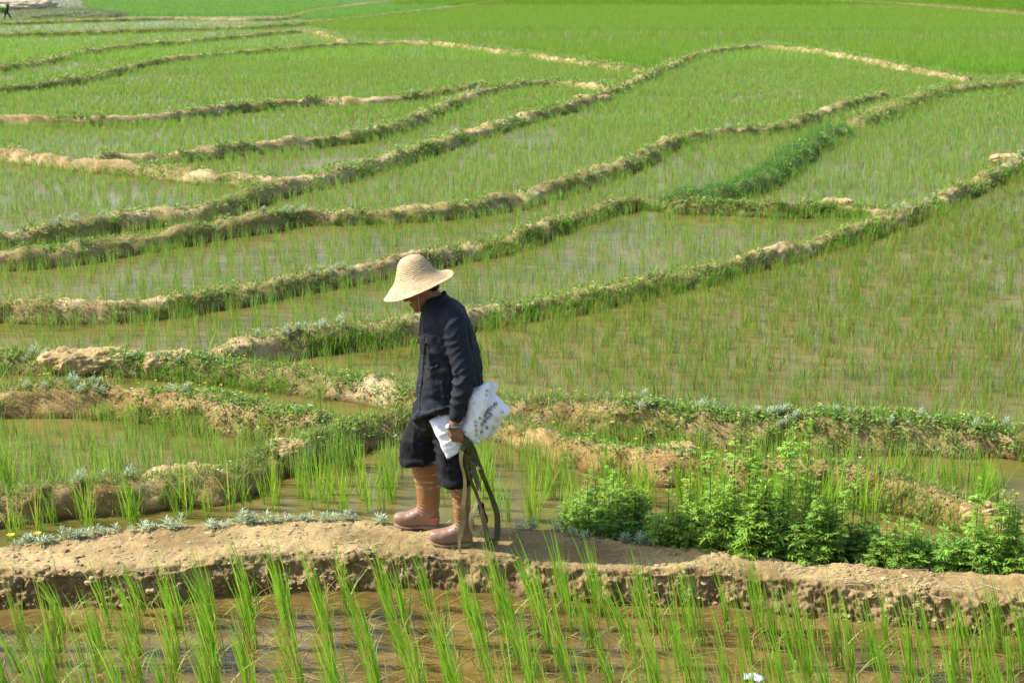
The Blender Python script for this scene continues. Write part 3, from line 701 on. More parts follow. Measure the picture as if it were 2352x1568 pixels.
c = np.array([.36, .265, .135]) * RNG.uniform(.6, 1.35, (n, 1)); M_CRUMB = vcol_mat('earth_crumbs', .95, .1)
tag(link('soil_crumbs', mesh_np('soil_crumbs', V.reshape(-1, 3), [(cf_[None] + (np.arange(n) * len(cv))[:, None, None]).reshape(-1, 3)], np.repeat(c, len(cv), 0), smooth=False), M_CRUMB), 'loose crumbs of dry earth on the path and its bank', kind='stuff')

# ------------------------------------------------------------------ earth clods
IV, IF_ = ico(6)
def clod(px, py, wpx, hpx, dep, label, seed, z=-.08, mat=M_CLOD, yaw=0.0):
    if py < 600: z -= .05; hpx *= .75
    c = at(np.array(px), np.array(py), z); sc = float(proj(c)[2]); wx = wpx / F * sc / 2; hz = hpx / F * sc / 2
    V = IV.copy(); V = np.sign(V) * np.abs(V) ** .8
    V[:, 2] = np.where(V[:, 2] > 0, np.minimum(V[:, 2], .75 + .1 * fbm(V, 2, 2, seed)), V[:, 2])
    V = V * np.array([wx, dep, hz])
    q = V * 1.0 + seed * 3.1
    rough = .16 * fbm(q, 1.6 / max(wx, .08) * .5, 3, seed) * min(wx, hz * 2.2) + .04 * fbm(q, 11, 5, seed + 3) * min(1, wx / .3 + .4) + .014 * np.abs(vn(q, 42, seed)) - .02 * (1 - np.minimum(np.abs(vn(q, 11, seed)) * 4, 1))
    V = V + unit(IV) * rough[:, None]
    o = link('earth_clod', mesh_np('earth_clod', V, [IF_]), mat)
    o.location = c; o.rotation_euler = (0, 0, yaw); tag(o, label, 'earth clod')
    return o
clod(425, 1103, 215, 70, .16, 'long tan clod of dry earth with a flat top on the bank behind the path', 3, -.07, yaw=.25)
clod(657, 1042, 125, 72, .15, 'blocky tan clod of earth perched where the bank climbs behind the path', 5, -.05, yaw=.4)
clod(205, 828, 240, 56, .16, 'wide rough hump of pale bare earth on the grassy bank', 7, -.05)
clod(395, 834, 130, 60, .17, 'pale rounded lump of earth closing the row of bare humps on the grassy bank', 8, -.05, yaw=.2)
clod(1982, 272, 50, 50, .25, 'rounded plug of dry orange mud between two grassy banks', 12, -.05)
clod(2312, 366, 80, 34, .2, 'pale bare earth lump on the far upper end of the diagonal bank', 14, .0)
clod(1925, 466, 66, 28, .18, 'small pale earth lump where the level bank meets the diagonal bank', 15, .0)
clod(1360, 228, 90, 34, .3, 'pale dry earth hump on the long sinuous bank below the bare curve', 16, .02)
clod(540, 456, 50, 26, .2, 'small tan earth lump at a bend of the long sinuous bank', 18, .0)
clod(2250, 1185, 100, 66, .12, 'crumbling reddish clod on the bank among the last green bushes', 20, -.06)
clod(1560, 1030, 80, 34, .1, 'flat pale clod on the reddish bank just above the bushes', 21, -.02)
# ------------------------------------------------------------------ green bushes along the path
M_STEM = plain_mat('herb_stem', (.13, .11, .045), .7, .2, var=.3)
def tube(P, r, n=6):
    """Round tube through P with a radius per point, closed at both ends. -> V, quads, tris"""
    P = np.asarray(P, float); r = np.broadcast_to(np.asarray(r, float), (len(P),)); T = unit(np.gradient(P, axis=0))
    ref = np.array([0, 0, 1.0]) if abs(T[:, 2]).mean() < .8 else np.array([1.0, 0, 0])
    a = unit(np.cross(T, ref)); b = np.cross(T, a); th = np.linspace(0, 2 * np.pi, n, endpoint=False)
    R = P[:, None] + (a[:, None] * np.cos(th)[None, :, None] + b[:, None] * np.sin(th)[None, :, None]) * r[:, None, None]
    V = np.vstack([R.reshape(-1, 3), P[:1], P[-1:]]); k = len(P)
    i = np.arange(k - 1)[:, None] * n; j = np.arange(n)[None]; j2 = (j + 1) % n
    q = np.stack([i + j, i + j2, i + n + j2, i + n + j], -1).reshape(-1, 4)
    j = np.arange(n); j2 = (j + 1) % n
    t = np.vstack([np.stack([j2, j, np.full(n, k * n)], 1), np.stack([(k - 1) * n + j, (k - 1) * n + j2, np.full(n, k * n + 1)], 1)])
    return V, q, t
def join(parts):
    V, Q, T = [], [], []; o = 0
    for v, q, t in parts:
        V.append(v); Q.append(np.asarray(q, int).reshape(-1, 4) + o); T.append(np.asarray(t, int).reshape(-1, 3) + o); o += len(v)
    return np.vstack(V), [np.vstack(Q), np.vstack(T)]

def bush(px, py, h, rad, nst, label, seed, spire=0, Y=None):
    r = np.random.default_rng(seed)
    c = at(px, py, -.03); c[1] += .07 if px > 1450 else .3
    root = empty('mugwort_bush', c); tag(root, label, 'bush', 'green bushes along the path')
    st, lv = [], []
    for k in range(nst):
        az = r.random() * 6.28; rr = rad * math.sqrt(r.random()); tall = k < spire
        hh = h * (r.uniform(.82, 1.0) if tall else r.uniform(.25, .66) * math.sqrt(max(.1, 1 - .7 * (rr / rad) ** 2)))
        b0 = np.array([math.cos(az) * rr * .45, math.sin(az) * rr * .30, -.12]); tip = np.array([math.cos(az) * rr, math.sin(az) * rr * .6, hh])
        if tall: tip[:2] *= .55
        mid = (b0 + tip) / 2 + np.array([math.cos(az), math.sin(az), 0]) * .06 * rr / rad * (1 if not tall else .2)
        P = catmull([b0, mid, tip], 6); st.append(tube(P, np.linspace(.0045, .0018, len(P)), 5))
        nl = int(hh / .0105) + 6
        t = np.sort(r.uniform(.12, 1, nl)); i = t * (len(P) - 1); i0 = np.clip(i.astype(int), 0, len(P) - 2); q = P[i0] + (P[i0 + 1] - P[i0]) * (i - i0)[:, None]
        # side shoots bear leaves too
        la = np.arange(nl) * 2.4 + r.random() * 6
        up = np.where(t > .9, 1.2, r.uniform(-.35, .6, nl)); d = unit(np.c_[np.cos(la), np.sin(la), up])
        LL = np.where(t > .88, .036, .070) * r.uniform(.7, 1.3, nl) * (.75 if tall else 1) * (.75 + .35 * h)
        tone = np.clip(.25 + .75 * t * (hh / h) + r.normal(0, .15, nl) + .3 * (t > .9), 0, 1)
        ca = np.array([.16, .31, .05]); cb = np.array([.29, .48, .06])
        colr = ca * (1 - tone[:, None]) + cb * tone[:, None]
        if r.random() < .35: colr = colr * np.array([1.08, 1.0, .95])
        dead = r.random(nl) < .05 * (t < .4); colr[dead] = [.3, .25, .11]
        # each leaf is cut into seven lobes
        s0 = unit(np.cross(d, np.array([0, 0, 1.0]))); nr = np.cross(s0, d)
        for (along, ang, ls) in ((0, 0, 1.0), (.25, .75, .62), (.25, -.75, .62), (.5, .6, .5), (.5, -.6, .5), (.1, 1.1, .45), (.1, -1.1, .45)):
            dd = unit(d * math.cos(ang) + s0 * math.sin(ang) + r.normal(0, .12, (nl, 3)))
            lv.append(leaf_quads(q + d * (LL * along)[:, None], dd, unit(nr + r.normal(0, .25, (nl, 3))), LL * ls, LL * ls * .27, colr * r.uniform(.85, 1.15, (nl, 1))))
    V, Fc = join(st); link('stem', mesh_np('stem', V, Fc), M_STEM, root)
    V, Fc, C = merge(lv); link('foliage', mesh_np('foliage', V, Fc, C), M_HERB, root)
    return root
bush(1408, 1240, .44, .25, 40, 'small round feathery green bush in the walker\'s shadow, apart from the others', 1, 3)
bush(1590, 1262, .46, .28, 30, 'bright green bush where the walker\'s shadow ends, first of the dense thicket', 2, 4)
bush(1690, 1266, .74, .34, 36, 'tallest bush of the thicket with two thin upright spires', 3, 5)
bush(1800, 1270, .78, .33, 33, 'bush with one tall narrow spire in the middle of the thicket', 4, 4)
bush(1905, 1282, .52, .32, 32, 'dense feathery bush closing the thicket on the side away from the walker', 5, 5)
bush(1745, 1280, .26, .22, 30, 'low broad-leaved bush at the foot of the thicket by the path edge', 6, 1)
bush(1870, 1292, .24, .17, 22, 'lowest yellow-green bush hugging the path edge under the thicket', 12, 1)
bush(2060, 1302, .36, .16, 18, 'sparse twiggy bush standing past the end of the thicket', 7, 3)
bush(2125, 1306, .32, .16, 16, 'small thin bush between the twiggy one and the last tall bushes', 8, 2)
bush(2225, 1312, .56, .17, 20, 'narrow bush with a single leafy spire near the far end of the path', 9, 2)
bush(2300, 1316, .48, .16, 18, 'bushy clump with bright tips beside the crumbling reddish clod', 10, 4)
bush(2372, 1322, .42, .16, 16, 'last green bush at the end of the path, cut by the picture edge', 11, 3)

# low herbs filling in between the bushes
r = np.random.default_rng(77); lv = []; n = 900
hx_ = r.uniform(1270, 2500, n); hp_ = at(hx_, interp_px(FAR, hx_) - r.uniform(0, 34, n) * (hx_ > 1480) - r.uniform(0, 8, n), -.05); kp = (vn(hp_, 1.7, 12) + .4 * vn(hp_, 6, 13) > -.28) & ((hx_ > 1540) | (r.random(n) < .25)); hp_ = hp_[kp]; n = len(hp_)
for k in range(n):
    m = int(r.integers(5, 12)); la = np.arange(m) * 2.4 + r.random() * 6; hh = r.uniform(.03, .13); q = hp_[k] + np.c_[r.normal(0, .012, (m, 2)), np.linspace(-.05, hh, m)]
    d = unit(np.c_[np.cos(la), np.sin(la), r.uniform(0, .9, m)]); LL = r.uniform(.035, .07, m); c = (np.array([.12, .27, .04]) if r.random() < .6 else np.array([.24, .36, .07])) * r.uniform(.7, 1.25, (m, 1))
    s0 = unit(np.cross(d, [0, 0, 1.0]))
    for al, an, ls in ((0, 0, 1.), (.2, .8, .6), (.2, -.8, .6), (.5, .6, .45), (.5, -.6, .45)):
        lv.append(leaf_quads(q + d * (LL * al)[:, None], unit(d * math.cos(an) + s0 * math.sin(an)), unit(np.cross(s0, d) + r.normal(0, .3, (m, 3))), LL * ls, LL * ls * .3, c))
V, Fc, C = merge(lv); tag(link('roadside_herbs', mesh_np('roadside_herbs', V, Fc, C), M_HERB), 'low feathery green herbs filling the gaps between the bushes along the path', kind='stuff')

# ------------------------------------------------------------------ silvery plants
def silver_mesh(seed, n_r, h):
    r = np.random.default_rng(seed); lv = []
    for k in range(n_r):
        az = r.random() * 6.28; hh = h * r.uniform(.45, 1.0); ox = np.array([math.cos(az), math.sin(az)]) * r.uniform(0, .05) * (k > 0)
        n = int(r.integers(14, 22)); t = np.linspace(.15, 1, n); la = np.arange(n) * 2.4
        q = np.c_[np.tile(ox, (n, 1)) * (.4 + .6 * t[:, None]), t * hh * .75]
        d = unit(np.c_[np.cos(la), np.sin(la), t * 1.5 - .15]); LL = (.062 - .028 * t) * r.uniform(.8, 1.2, n)
        c = np.array([.45, .53, .35]) * r.uniform(.65, 1.15, (n, 1)); c[t < .35] *= np.array([.75, .8, .7])
        lv.append(leaf_quads(q, d, unit(np.c_[-np.cos(la) * .5, -np.sin(la) * .5, np.ones(n)]), LL, LL * .19, c))
    V, Fc, C = merge(lv); me = mesh_np('silver_plant', V, Fc, C); me.materials.append(M_SILVER); return me
SV = [silver_mesh(30 + k, n, h) for k, (n, h) in enumerate([(1, .16), (2, .13), (3, .11), (4, .11), (5, .10)])]
sil = [(24, 1243, 0, 1.0), (45, 1248, 3, .9), (62, 1246, 4, .95), (95, 1252, 3, .9), (112, 1250, 2, .7), (137, 1240, 0, .85), (157, 1238, 2, .8), (172, 1240, 4, .7), (192, 1238, 3, .85), (210, 1235, 2, .7), (230, 1232, 3, .8), (262, 1228, 1, .9), (300, 1226, 1, .7), (325, 1224, 1, 1.15), (345, 1222, 3, .7), (384, 1221, 1, 1.15), (400, 1222, 3, .75), (413, 1219, 0, 1.0), (476, 1221, 1, 1.05), (500, 1218, 3, .7), (521, 1214, 1, .85), (556, 1210, 2, 1.2), (578, 1210, 4, .9), (610, 1209, 2, .95), (630, 1208, 3, .7), (660, 1205, 3, .7), (690, 1204, 4, .6), (706, 1203, 3, .75), (740, 1203, 2, .7), (762, 1203, 3, .9), (790, 1202, 4, .85), (815, 1202, 2, .6), (866, 1202, 1, 1.0), (882, 1203, 3, .7), (1200, 1213, 3, .8), (1226, 1214, 4, .8), (1276, 1221, 3, .75), (1312, 1230, 4, .7), (1340, 1236, 3, .7), (1440, 1247, 4, .8), (1470, 1251, 4, .9), (1495, 1254, 3, .6)]
for k, (x, y, v, s) in enumerate(sil):
    c = at(x, y, 0.0); c[1] += .03; c[2] = path_z(c[0], c[1]) - .01
    o = link('silver_plant', SV[v]); o.location = c; o.scale = (s,) * 3; o.rotation_euler = (0, 0, k * 1.7)
    if x > 1100: tag(o, 'blue-grey silver-leaved plant in the walker\'s shadow on the path edge', 'plant', 'shaded silver plants')
    else: tag(o, 'silver-leaved plant on the sunny far edge of the path ahead of the walker', 'plant', 'silver plants along the path edge')
M_FAR_SILVER = []
def scatter_on(key, xlo, xhi, n, seed):
    r = np.random.default_rng(seed); b = BANKS[key]; px, py, _ = proj(b['P']); idx = np.where((px > xlo) & (px < xhi))[0]; o = []
    for k in range(n):
        i = r.choice(idx); j = int(r.integers(len(b['u']) // 3, 2 * len(b['u']) // 3)); o.append((b['G'][i, j], b['dist'][i]))
    return o
sc_ = []
for key, a, b_, n in (('D', 1600, 1860, 16), ('D', 1300, 1500, 5), ('D', 1900, 2352, 8), ('F', 560, 800, 16), ('F', 2030, 2180, 9), ('E', 40, 160, 8), ('E', 300, 450, 3), ('J', 600, 720, 9), ('L', 120, 340, 10), ('G', 700, 820, 7), ('C', 60, 260, 12), ('C', 380, 500, 6), ('A', 180, 330, 4), ('J', 1580, 1720, 4), ('P', 1090, 1230, 4), ('N', 1000, 1110, 5), ('F', 2290, 2352, 8), ('R', 20, 400, 8)):
    for p, dist in scatter_on(key, a, b_, n, hash(key) % 7 + int(a)): sc_.append((key, p, dist))
NAMES = {'H': 'dark green bank', 'D': 'broad bank below the large paddy', 'F': 'long diagonal bank', 'E': 'bank with pale bare humps', 'J': 'bank below the middle pale paddies', 'L': 'long sinuous bank', 'G': 'dark grassy bank behind the hat', 'C': 'bank with a tall bare soil face', 'A': 'clod-topped bank behind the path', 'P': 'bank below the dense green field', 'N': 'looping bank', 'R': 'far bank by the dense green field'}
for k, (key, p, dist) in enumerate(sc_):
    s = random.uniform(.6, 1.0) * (1 + max(0, dist - 14) * .03)
    o = link('silver_plant', SV[2 + k % 3]); o.location = p; o.scale = (s,) * 3; o.rotation_euler = (0, 0, k * 2.1)
    tag(o, 'pale silver-leaved plant growing on the ' + NAMES[key], 'plant', 'silver plants on the ' + NAMES[key])

# ------------------------------------------------------------------ wild flowers
def flower_mesh(colr, n, seed, h, r0):
    r = np.random.default_rng(seed); parts = []
    for k in range(n):
        b = np.array([[r.normal(0, .015), r.normal(0, .015), -.01]]); L = np.array([h * r.uniform(.75, 1.1)]); ln = r.normal(0, .15, (1, 2))
        parts.append(blades(b, ln, L, np.array([.003]), np.array([0.]), np.array([r.random() * 3]), 2, np.array([[.14, .22, .08]])))
        top = b[0] + np.array([ln[0, 0] * L[0], ln[0, 1] * L[0], L[0] * .97]); m = 8; la = np.arange(m) * 6.283 / m
        d = unit(np.c_[np.cos(la), np.sin(la), np.full(m, .45)]); parts.append(leaf_quads(np.tile(top, (m, 1)), d, np.tile([0, 0, 1.0], (m, 1)), np.full(m, r0), np.full(m, r0 * .8), np.tile(colr, (m, 1)) * r.uniform(.85, 1.1, (m, 1))))
    V, Fc, C = merge(parts); me = mesh_np('flower', V, Fc, C); me.materials.append(M_FLOWER); return me
YM = [flower_mesh([.72, .50, .03], n, 50 + n, .09, .013) for n in (1, 1, 1)]
WM = [flower_mesh([.80, .80, .76], 1, 60 + n, .06, .013) for n in (1, 2)]
def flowers(key, a, b, n, ms, nm, seed, lab, s0=1.0):
    for k, (p, dist) in enumerate(scatter_on(key, a, b, n, seed)):
        s = s0 * random.uniform(.7, 1.2) * (1 + max(0, dist - 12) * .025)
        o = link(nm, ms[k % len(ms)]); o.location = p; o.scale = (s,) * 3; o.rotation_euler = (0, 0, k * 2.3)
        tag(o, lab + ' on the ' + FN[key], 'flower', nm.replace('_', ' ') + 's on the ' + FN[key])
FN = dict(NAMES); FN.update({'I': 'short level bank', 'B': 'reddish bank behind the bushes', 'O': 'bank with a run of pale humps', 'M': 'pale sloping bank', 'K': 'thick bank past the mud plug', 'S': 'farthest pale bank'})
for key, a, b_, n in (('D', 1250, 2352, 26), ('C', 0, 700, 24), ('E', 450, 950, 16), ('E', 0, 300, 8), ('F', 1090, 1450, 12), ('F', 480, 900, 8), ('I', 1540, 1900, 12), ('A', 700, 960, 7), ('B', 1250, 1800, 7), ('G', 0, 560, 8)):
    flowers(key, a, b_, n, YM, 'yellow_flower', int(a) + n, 'small yellow daisy-like flower')
for key, a, b_, n in (('D', 1500, 2352, 9), ('C', 200, 760, 6), ('A', 250, 560, 5), ('B', 1700, 2300, 8), ('F', 900, 2100, 10), ('L', 100, 900, 16), ('L', 1100, 1500, 5), ('J', 300, 700, 6), ('J', 1350, 1950, 8), ('M', 420, 640, 8), ('N', 300, 700, 7), ('O', 350, 800, 9), ('K', 2050, 2330, 10)):
    flowers(key, a, b_, n, WM, 'white_flower', int(a) + 3 * n, 'tiny white flower', .9)

# stalks of yellow flowers at the left end of the path
for k, (x, y) in enumerate([(16, 1240), (66, 1240)]):
    c = at(x, y, 0.0); c[1] += .06; c[2] = ZB + .02
    o = link('yellow_flower', YM[2]); o.location = c; o.scale = (2.3, 2.3, 2.3); o.rotation_euler = (0, 0, k)
    tag(o, 'yellow flower head rising among the silver plants at the path edge', 'flower', 'yellow flowers at the path edge')

# ------------------------------------------------------------------ scrap of plastic in the front paddy
c = at(1728, 1558, ZF)
n = 9; u, v = np.meshgrid(np.linspace(-1, 1, n), np.linspace(-1, 1, n), indexing='ij')
g = np.stack([u * .045 * (1 - .25 * v), v * .03, .012 * fbm(np.stack([u, v, u * 0], -1), 1.6, 3, 4) + .016 * np.abs(np.sin(2.2 * u + v))], -1).reshape(-1, 3)
gb = g - [0, 0, .0015]; q1 = grid_faces(n, n)
rim = np.concatenate([np.arange(n), np.arange(1, n) * n + n - 1, (n - 1) * n + np.arange(n - 2, -1, -1), np.arange(n - 2, 0, -1) * n]); r2 = np.roll(rim, -1)
o = link('plastic_scrap', mesh_np('plastic_scrap', np.vstack([g, gb]), [q1, q1[:, ::-1] + n * n, np.stack([rim, r2, r2 + n * n, rim + n * n], 1)]), plain_mat('pale_plastic', (.55, .60, .72), .35, .5))
o.location = c + [0, 0, .004]; tag(o, 'pale bluish scrap of plastic lying in the brown front water among rice', 'litter')
# ------------------------------------------------------------------ the walker
def zA(zx, zy, Y): return on_y((900 + np.asarray(zx, float) / 3.92) * .9408, (600 + np.asarray(zy, float) / 3.92) * .9408, Y)
def zB(zx, zy, Y): return on_y((900 + np.asarray(zx, float) / 3.92) * .9408, (950 + np.asarray(zy, float) / 3.92) * .9408, Y)
def zS(zx, zy, Y): return on_y((1030 + np.asarray(zx, float) / 7.465) * .9408, (920 + np.asarray(zy, float) / 7.465) * .9408, Y)
YM0, YN, YR = 7.73, 7.60, 7.86            # body plane, near (left) leg, far (right) leg

def loft(rings, n=32, e=2.2):
    """Closed skin over elliptical rings (L point, R point, half width across)."""
    th = np.linspace(0, 2 * np.pi, n, endpoint=False); cs, sn = np.cos(th), np.sin(th)
    x = np.sign(cs) * np.abs(cs) ** (2 / e); y = np.sign(sn) * np.abs(sn) ** (2 / e); R = []
    for L, Rr, b, *tz in rings:
        L = np.asarray(L, float); Rr = np.asarray(Rr, float); c = (L + Rr) / 2; a = (Rr - L) / 2
        R.append(c + x[:, None] * a + y[:, None] * np.array([0, b, -(tz[0] if tz else 0.0)]))
    R = np.stack(R); k = len(R)
    V = np.vstack([R.reshape(-1, 3), R[0].mean(0)[None], R[-1].mean(0)[None]])
    i = np.arange(k - 1)[:, None] * n; j = np.arange(n)[None]; j2 = (j + 1) % n
    q = np.stack([i + j, i + j2, i + n + j2, i + n + j], -1).reshape(-1, 4); j = np.arange(n); j2 = (j + 1) % n
    t = np.vstack([np.stack([j2, j, np.full(n, k * n)], 1), np.stack([(k - 1) * n + j, (k - 1) * n + j2, np.full(n, k * n + 1)], 1)])
    return V, q, t
def ball(c, r, axes=None, n=14):
    c = np.asarray(c, float); r = np.broadcast_to(np.asarray(r, float), (3,)); ph = np.linspace(0.12, np.pi - .12, n); th = np.linspace(0, 2 * np.pi, 18, endpoint=False)
    d = np.stack([np.sin(ph)[:, None] * np.cos(th)[None], np.sin(ph)[:, None] * np.sin(th)[None], np.repeat(np.cos(ph)[:, None], 18, 1)], -1) * r
    if axes is not None: d = d @ np.asarray(axes)
    R = c + d; k, m = n, 18
    top = c + (np.array([0, 0, r[2]]) @ np.asarray(axes) if axes is not None else np.array([0, 0, r[2]])); bot = 2 * c - top
    V = np.vstack([R.reshape(-1, 3), top[None], bot[None]]); i = np.arange(k - 1)[:, None] * m; j = np.arange(m)[None]; j2 = (j + 1) % m
    q = np.stack([i + j, i + m + j, i + m + j2, i + j2], -1).reshape(-1, 4); j = np.arange(m); j2 = (j + 1) % m
    t = np.vstack([np.stack([j, j2, np.full(m, k * m)], 1), np.stack([(k - 1) * m + j2, (k - 1) * m + j, np.full(m, k * m + 1)], 1)])
    return V, q, t
def limb(P, r, n=14, sub=8, flat=1.0):
    """Tapered limb with rounded ends through joints P with radii r."""
    P = np.asarray(P, float); r = np.asarray(r, float); Q = catmull(np.c_[P, r], sub)
    c, rr = Q[:, :3], Q[:, 3]; o = [tube(c, rr, n), ball(c[0], rr[0] * .985), ball(c[-1], rr[-1] * .985)]
    V, Fc = join(o); return V, Fc[0], Fc[1]
def fuse(name, parts, voxel, smooth=4, fac=.5):
    V, Fc = join(parts); me = mesh_np(name + '_src', V, Fc); o = bpy.data.objects.new(name + '_src', me); COL.objects.link(o)
    m = o.modifiers.new('r', 'REMESH'); m.mode = 'VOXEL'; m.voxel_size = voxel; m.use_smooth_shade = True
    if smooth: s = o.modifiers.new('s', 'SMOOTH'); s.iterations = smooth; s.factor = fac
    dg = bpy.context.evaluated_depsgraph_get(); me2 = bpy.data.meshes.new_from_object(o.evaluated_get(dg)); me2.name = name
    bpy.data.objects.remove(o); bpy.data.meshes.remove(me)
    me2.polygons.foreach_set('use_smooth', np.ones(len(me2.polygons), bool))
    return me2

ORG = at(1050, 1235, 0.0)
man = empty('person', ORG); tag(man, 'walking person in straw hat, black shirt, rolled trousers and brown rubber boots on the path', 'person')
def child(name, me, mat, parent=None):
    o = link(name, me, mat); V = get_v(me); set_v(me, V - ORG); o.parent = parent or man
    return o

# --- shirt
TOR = [(560, 742, 470, .055), (540, 800, 505, .085), (528, 870, 550, .135), (516, 915, 600, .172), (508, 945, 660, .20), (503, 972, 760, .215), (500, 990, 850, .213), (503, 1018, 940, .208), (506, 1045, 1040, .20), (498, 1060, 1150, .192), (486, 1072, 1280, .186), (470, 1079, 1400, .183), (455, 1084, 1520, .185)]
tor = [(zA(a, y, YM0), zA(b, y, YM0), w) for a, b, y, w in TOR]
tor[-1] = (tor[-1][0] + [0, -.012, 0], tor[-1][1] + [0, -.012, 0], .20)
tor.append((zB(446, 215, YM0) + [0, -.025, 0], zB(1080, 30, YM0) + [0, -.025, 0], .215, .05)); tor.append((zB(440, 282, YM0) + [0, -.03, 0], zB(1060, 60, YM0) + [0, -.03, 0], .222, .07))
sho, elb, wri = zA(800, 735, YM0 - .155), zA(915, 1215, YM0 - .235), zB(838, 262, YM0 - .265)
fo1 = zA(880, 1420, YM0 - .26)
slv = limb([sho + [-.01, .06, .03], sho, sho * .55 + elb * .45 + [0, -.005, 0], elb, fo1, wri], [.07, .077, .067, .063, .052, .041], 20, 8)
shoR, elbR, wriR = zA(760, 745, YM0 + .16), zA(850, 1230, YM0 + .215), zB(880, 250, YM0 + .19)
slvR = limb([shoR + [0, -.06, .03], shoR, shoR * .5 + elbR * .5, elbR, wriR], [.07, .077, .066, .06, .045], 16, 8)
me = fuse('shirt', [loft(tor, 40, 2.3), slv, slvR], .007, 5)
V = get_v(me); N = get_n(me)
# folds: diagonal on the sleeve, long soft ones on the body
ax = unit(elb - sho); ax2 = unit(wri - elb)
def seg_d(V, a, b):
    d = b - a; t = np.clip(((V - a) @ d) / (d @ d), 0, 1); return np.linalg.norm(V - a - t[:, None] * d, axis=1), t
d1, t1 = seg_d(V, sho, elb); d2, t2 = seg_d(V, elb, wri)
sleeve = np.clip((.10 - np.minimum(d1, d2)) / .03, 0, 1) * (V[:, 1] < YM0 - .10)
al = np.where(d1 < d2, (V - sho) @ ax, .30 + (V - elb) @ ax2)
lat = V[:, 0] * .55 + V[:, 1] * .3
wob = .035 * fbm(V, 9, 2, 3)
ph_ = (al + lat * .85 + wob)
fold = 1 - np.abs(np.sin(ph_ * 62 + 2.0 * fbm(V, 6, 2, 8))) ** .7
amp = .0075 * (.35 + .65 * np.clip(vn(V, 9, 14) + .5, 0, 1)) * (.6 + .7 * np.exp(-((al - .30) / .10) ** 2) + .3 * np.exp(-((al - .1) / .08) ** 2))
bodyf = .011 * (1 - 2 * np.abs(vn(np.c_[V[:, 0] * 1.1 + V[:, 2] * .75, V[:, 1] * .8, V[:, 2] * .45], 8.5, 21))) + .006 * (1 - 2 * np.abs(vn(V * [1, 1, .6], 17, 23))) + .004 * fbm(V, 30, 2, 5) + .0025 * (1 - 2 * np.abs(vn(V * [1, 1, .8] + .01 * fbm(V, 12, 2, 6)[:, None], 33, 27)))
V = V + N * (sleeve * amp * (fold - .35) * 1.7 + (1 - sleeve) * bodyf * np.clip((zA(0, 500, YM0)[2] - V[:, 2]) / .2, 0.15, 1))[:, None]
set_v(me, V)
M_SHIRT = plain_mat('black_shirt_cotton', (.0155, .017, .024), .8, .28, var=.12, vscale=9, bump=.15, bscale=500)
SHIRT_BVH = BVHTree.FromPolygons([tuple(v) for v in V], [tuple(p.vertices) for p in me.polygons])
shirt = child('shirt', me, M_SHIRT)

def ribbon(P, width, thick, wdir):
    """Strap of rectangular section along P; wdir = width direction at each point."""
    P = np.asarray(P, float); T = unit(np.gradient(P, axis=0)); wd = np.broadcast_to(np.asarray(wdir, float), P.shape); wd = unit(wd - (wd * T).sum(1)[:, None] * T); nn = np.cross(T, wd)
    w2 = np.broadcast_to(np.asarray(width, float), (len(P),))[:, None] / 2; h = thick / 2
    R = np.stack([P - wd * w2 - nn * h, P + wd * w2 - nn * h, P + wd * w2 + nn * h, P - wd * w2 + nn * h], 1); k = len(P); n = 4
    i = np.arange(k - 1)[:, None] * n; j = np.arange(n)[None]; j2 = (j + 1) % n
    q = np.stack([i + j, i + j2, i + n + j2, i + n + j], -1).reshape(-1, 4); q = np.vstack([q, [[3, 2, 1, 0]], [[(k - 1) * 4, (k - 1) * 4 + 1, (k - 1) * 4 + 2, (k - 1) * 4 + 3]]])
    return R.reshape(-1, 3), q, np.zeros((0, 3), int)
def onto_shirt(zx, zy, off=.003):
    o = []
    for a, b in zip(zx, zy):
        p = zA(a, b, YM0); d = unit(p - np.array([0, 0, HC])); h = SHIRT_BVH.ray_cast(Vector((0, 0, HC)), Vector(d))
        o.append(np.array(h[0]) - d * off if h[0] else p + [0, -.15, 0])
    return np.array(o)
# collar: a band round the neck falling to a point at the front
th = np.linspace(-2.75, 2.75, 40); cN = (zA(560, 585, YM0) + zA(735, 455, YM0)) / 2; a1 = (zA(735, 455, YM0) - zA(545, 600, YM0)) / 2
ringU = cN + np.cos(th)[:, None] * a1 * .93 + np.sin(th)[:, None] * np.array([0, .078, 0]) + np.array([0, 0, .012])
ringL = cN + np.cos(th)[:, None] * a1 * 1.14 + np.sin(th)[:, None] * np.array([0, .112, 0]) + np.array([0, 0, -.022])
frac = np.clip((np.abs(th) - 1.4) / 1.35, 0, 1) ** 1.3
tip = zA(552, 752, YM0)
ringL = ringL * (1 - frac[:, None]) + (np.array([tip[0], 0, tip[2] + .012]) + np.stack([0 * th, YM0 + np.sin(th) * .10 + np.sign(th) * .05, 0 * th], 1)) * frac[:, None]
outer = np.concatenate([ringU, ringL]); inner = np.concatenate([ringU * .985 + cN * .015, ringL * .97 + cN * .03]); n = len(th)
i = np.arange(n - 1); q = np.vstack([np.stack([i, i + 1, i + n + 1, i + n], 1), np.stack([i + 3 * n, i + 3 * n + 1, i + 2 * n + 1, i + 2 * n], 1), np.stack([i + n, i + n + 1, i + 3 * n + 1, i + 3 * n], 1), np.stack([i + 1, i, i + 2 * n, i + 2 * n + 1], 1), [[0, n, 3 * n, 2 * n]], [[2 * n - 1, n - 1, 3 * n - 1, 4 * n - 1]]])
me = mesh_np('collar', np.vstack([outer, inner]), [q]); child('collar', me, M_SHIRT, shirt)
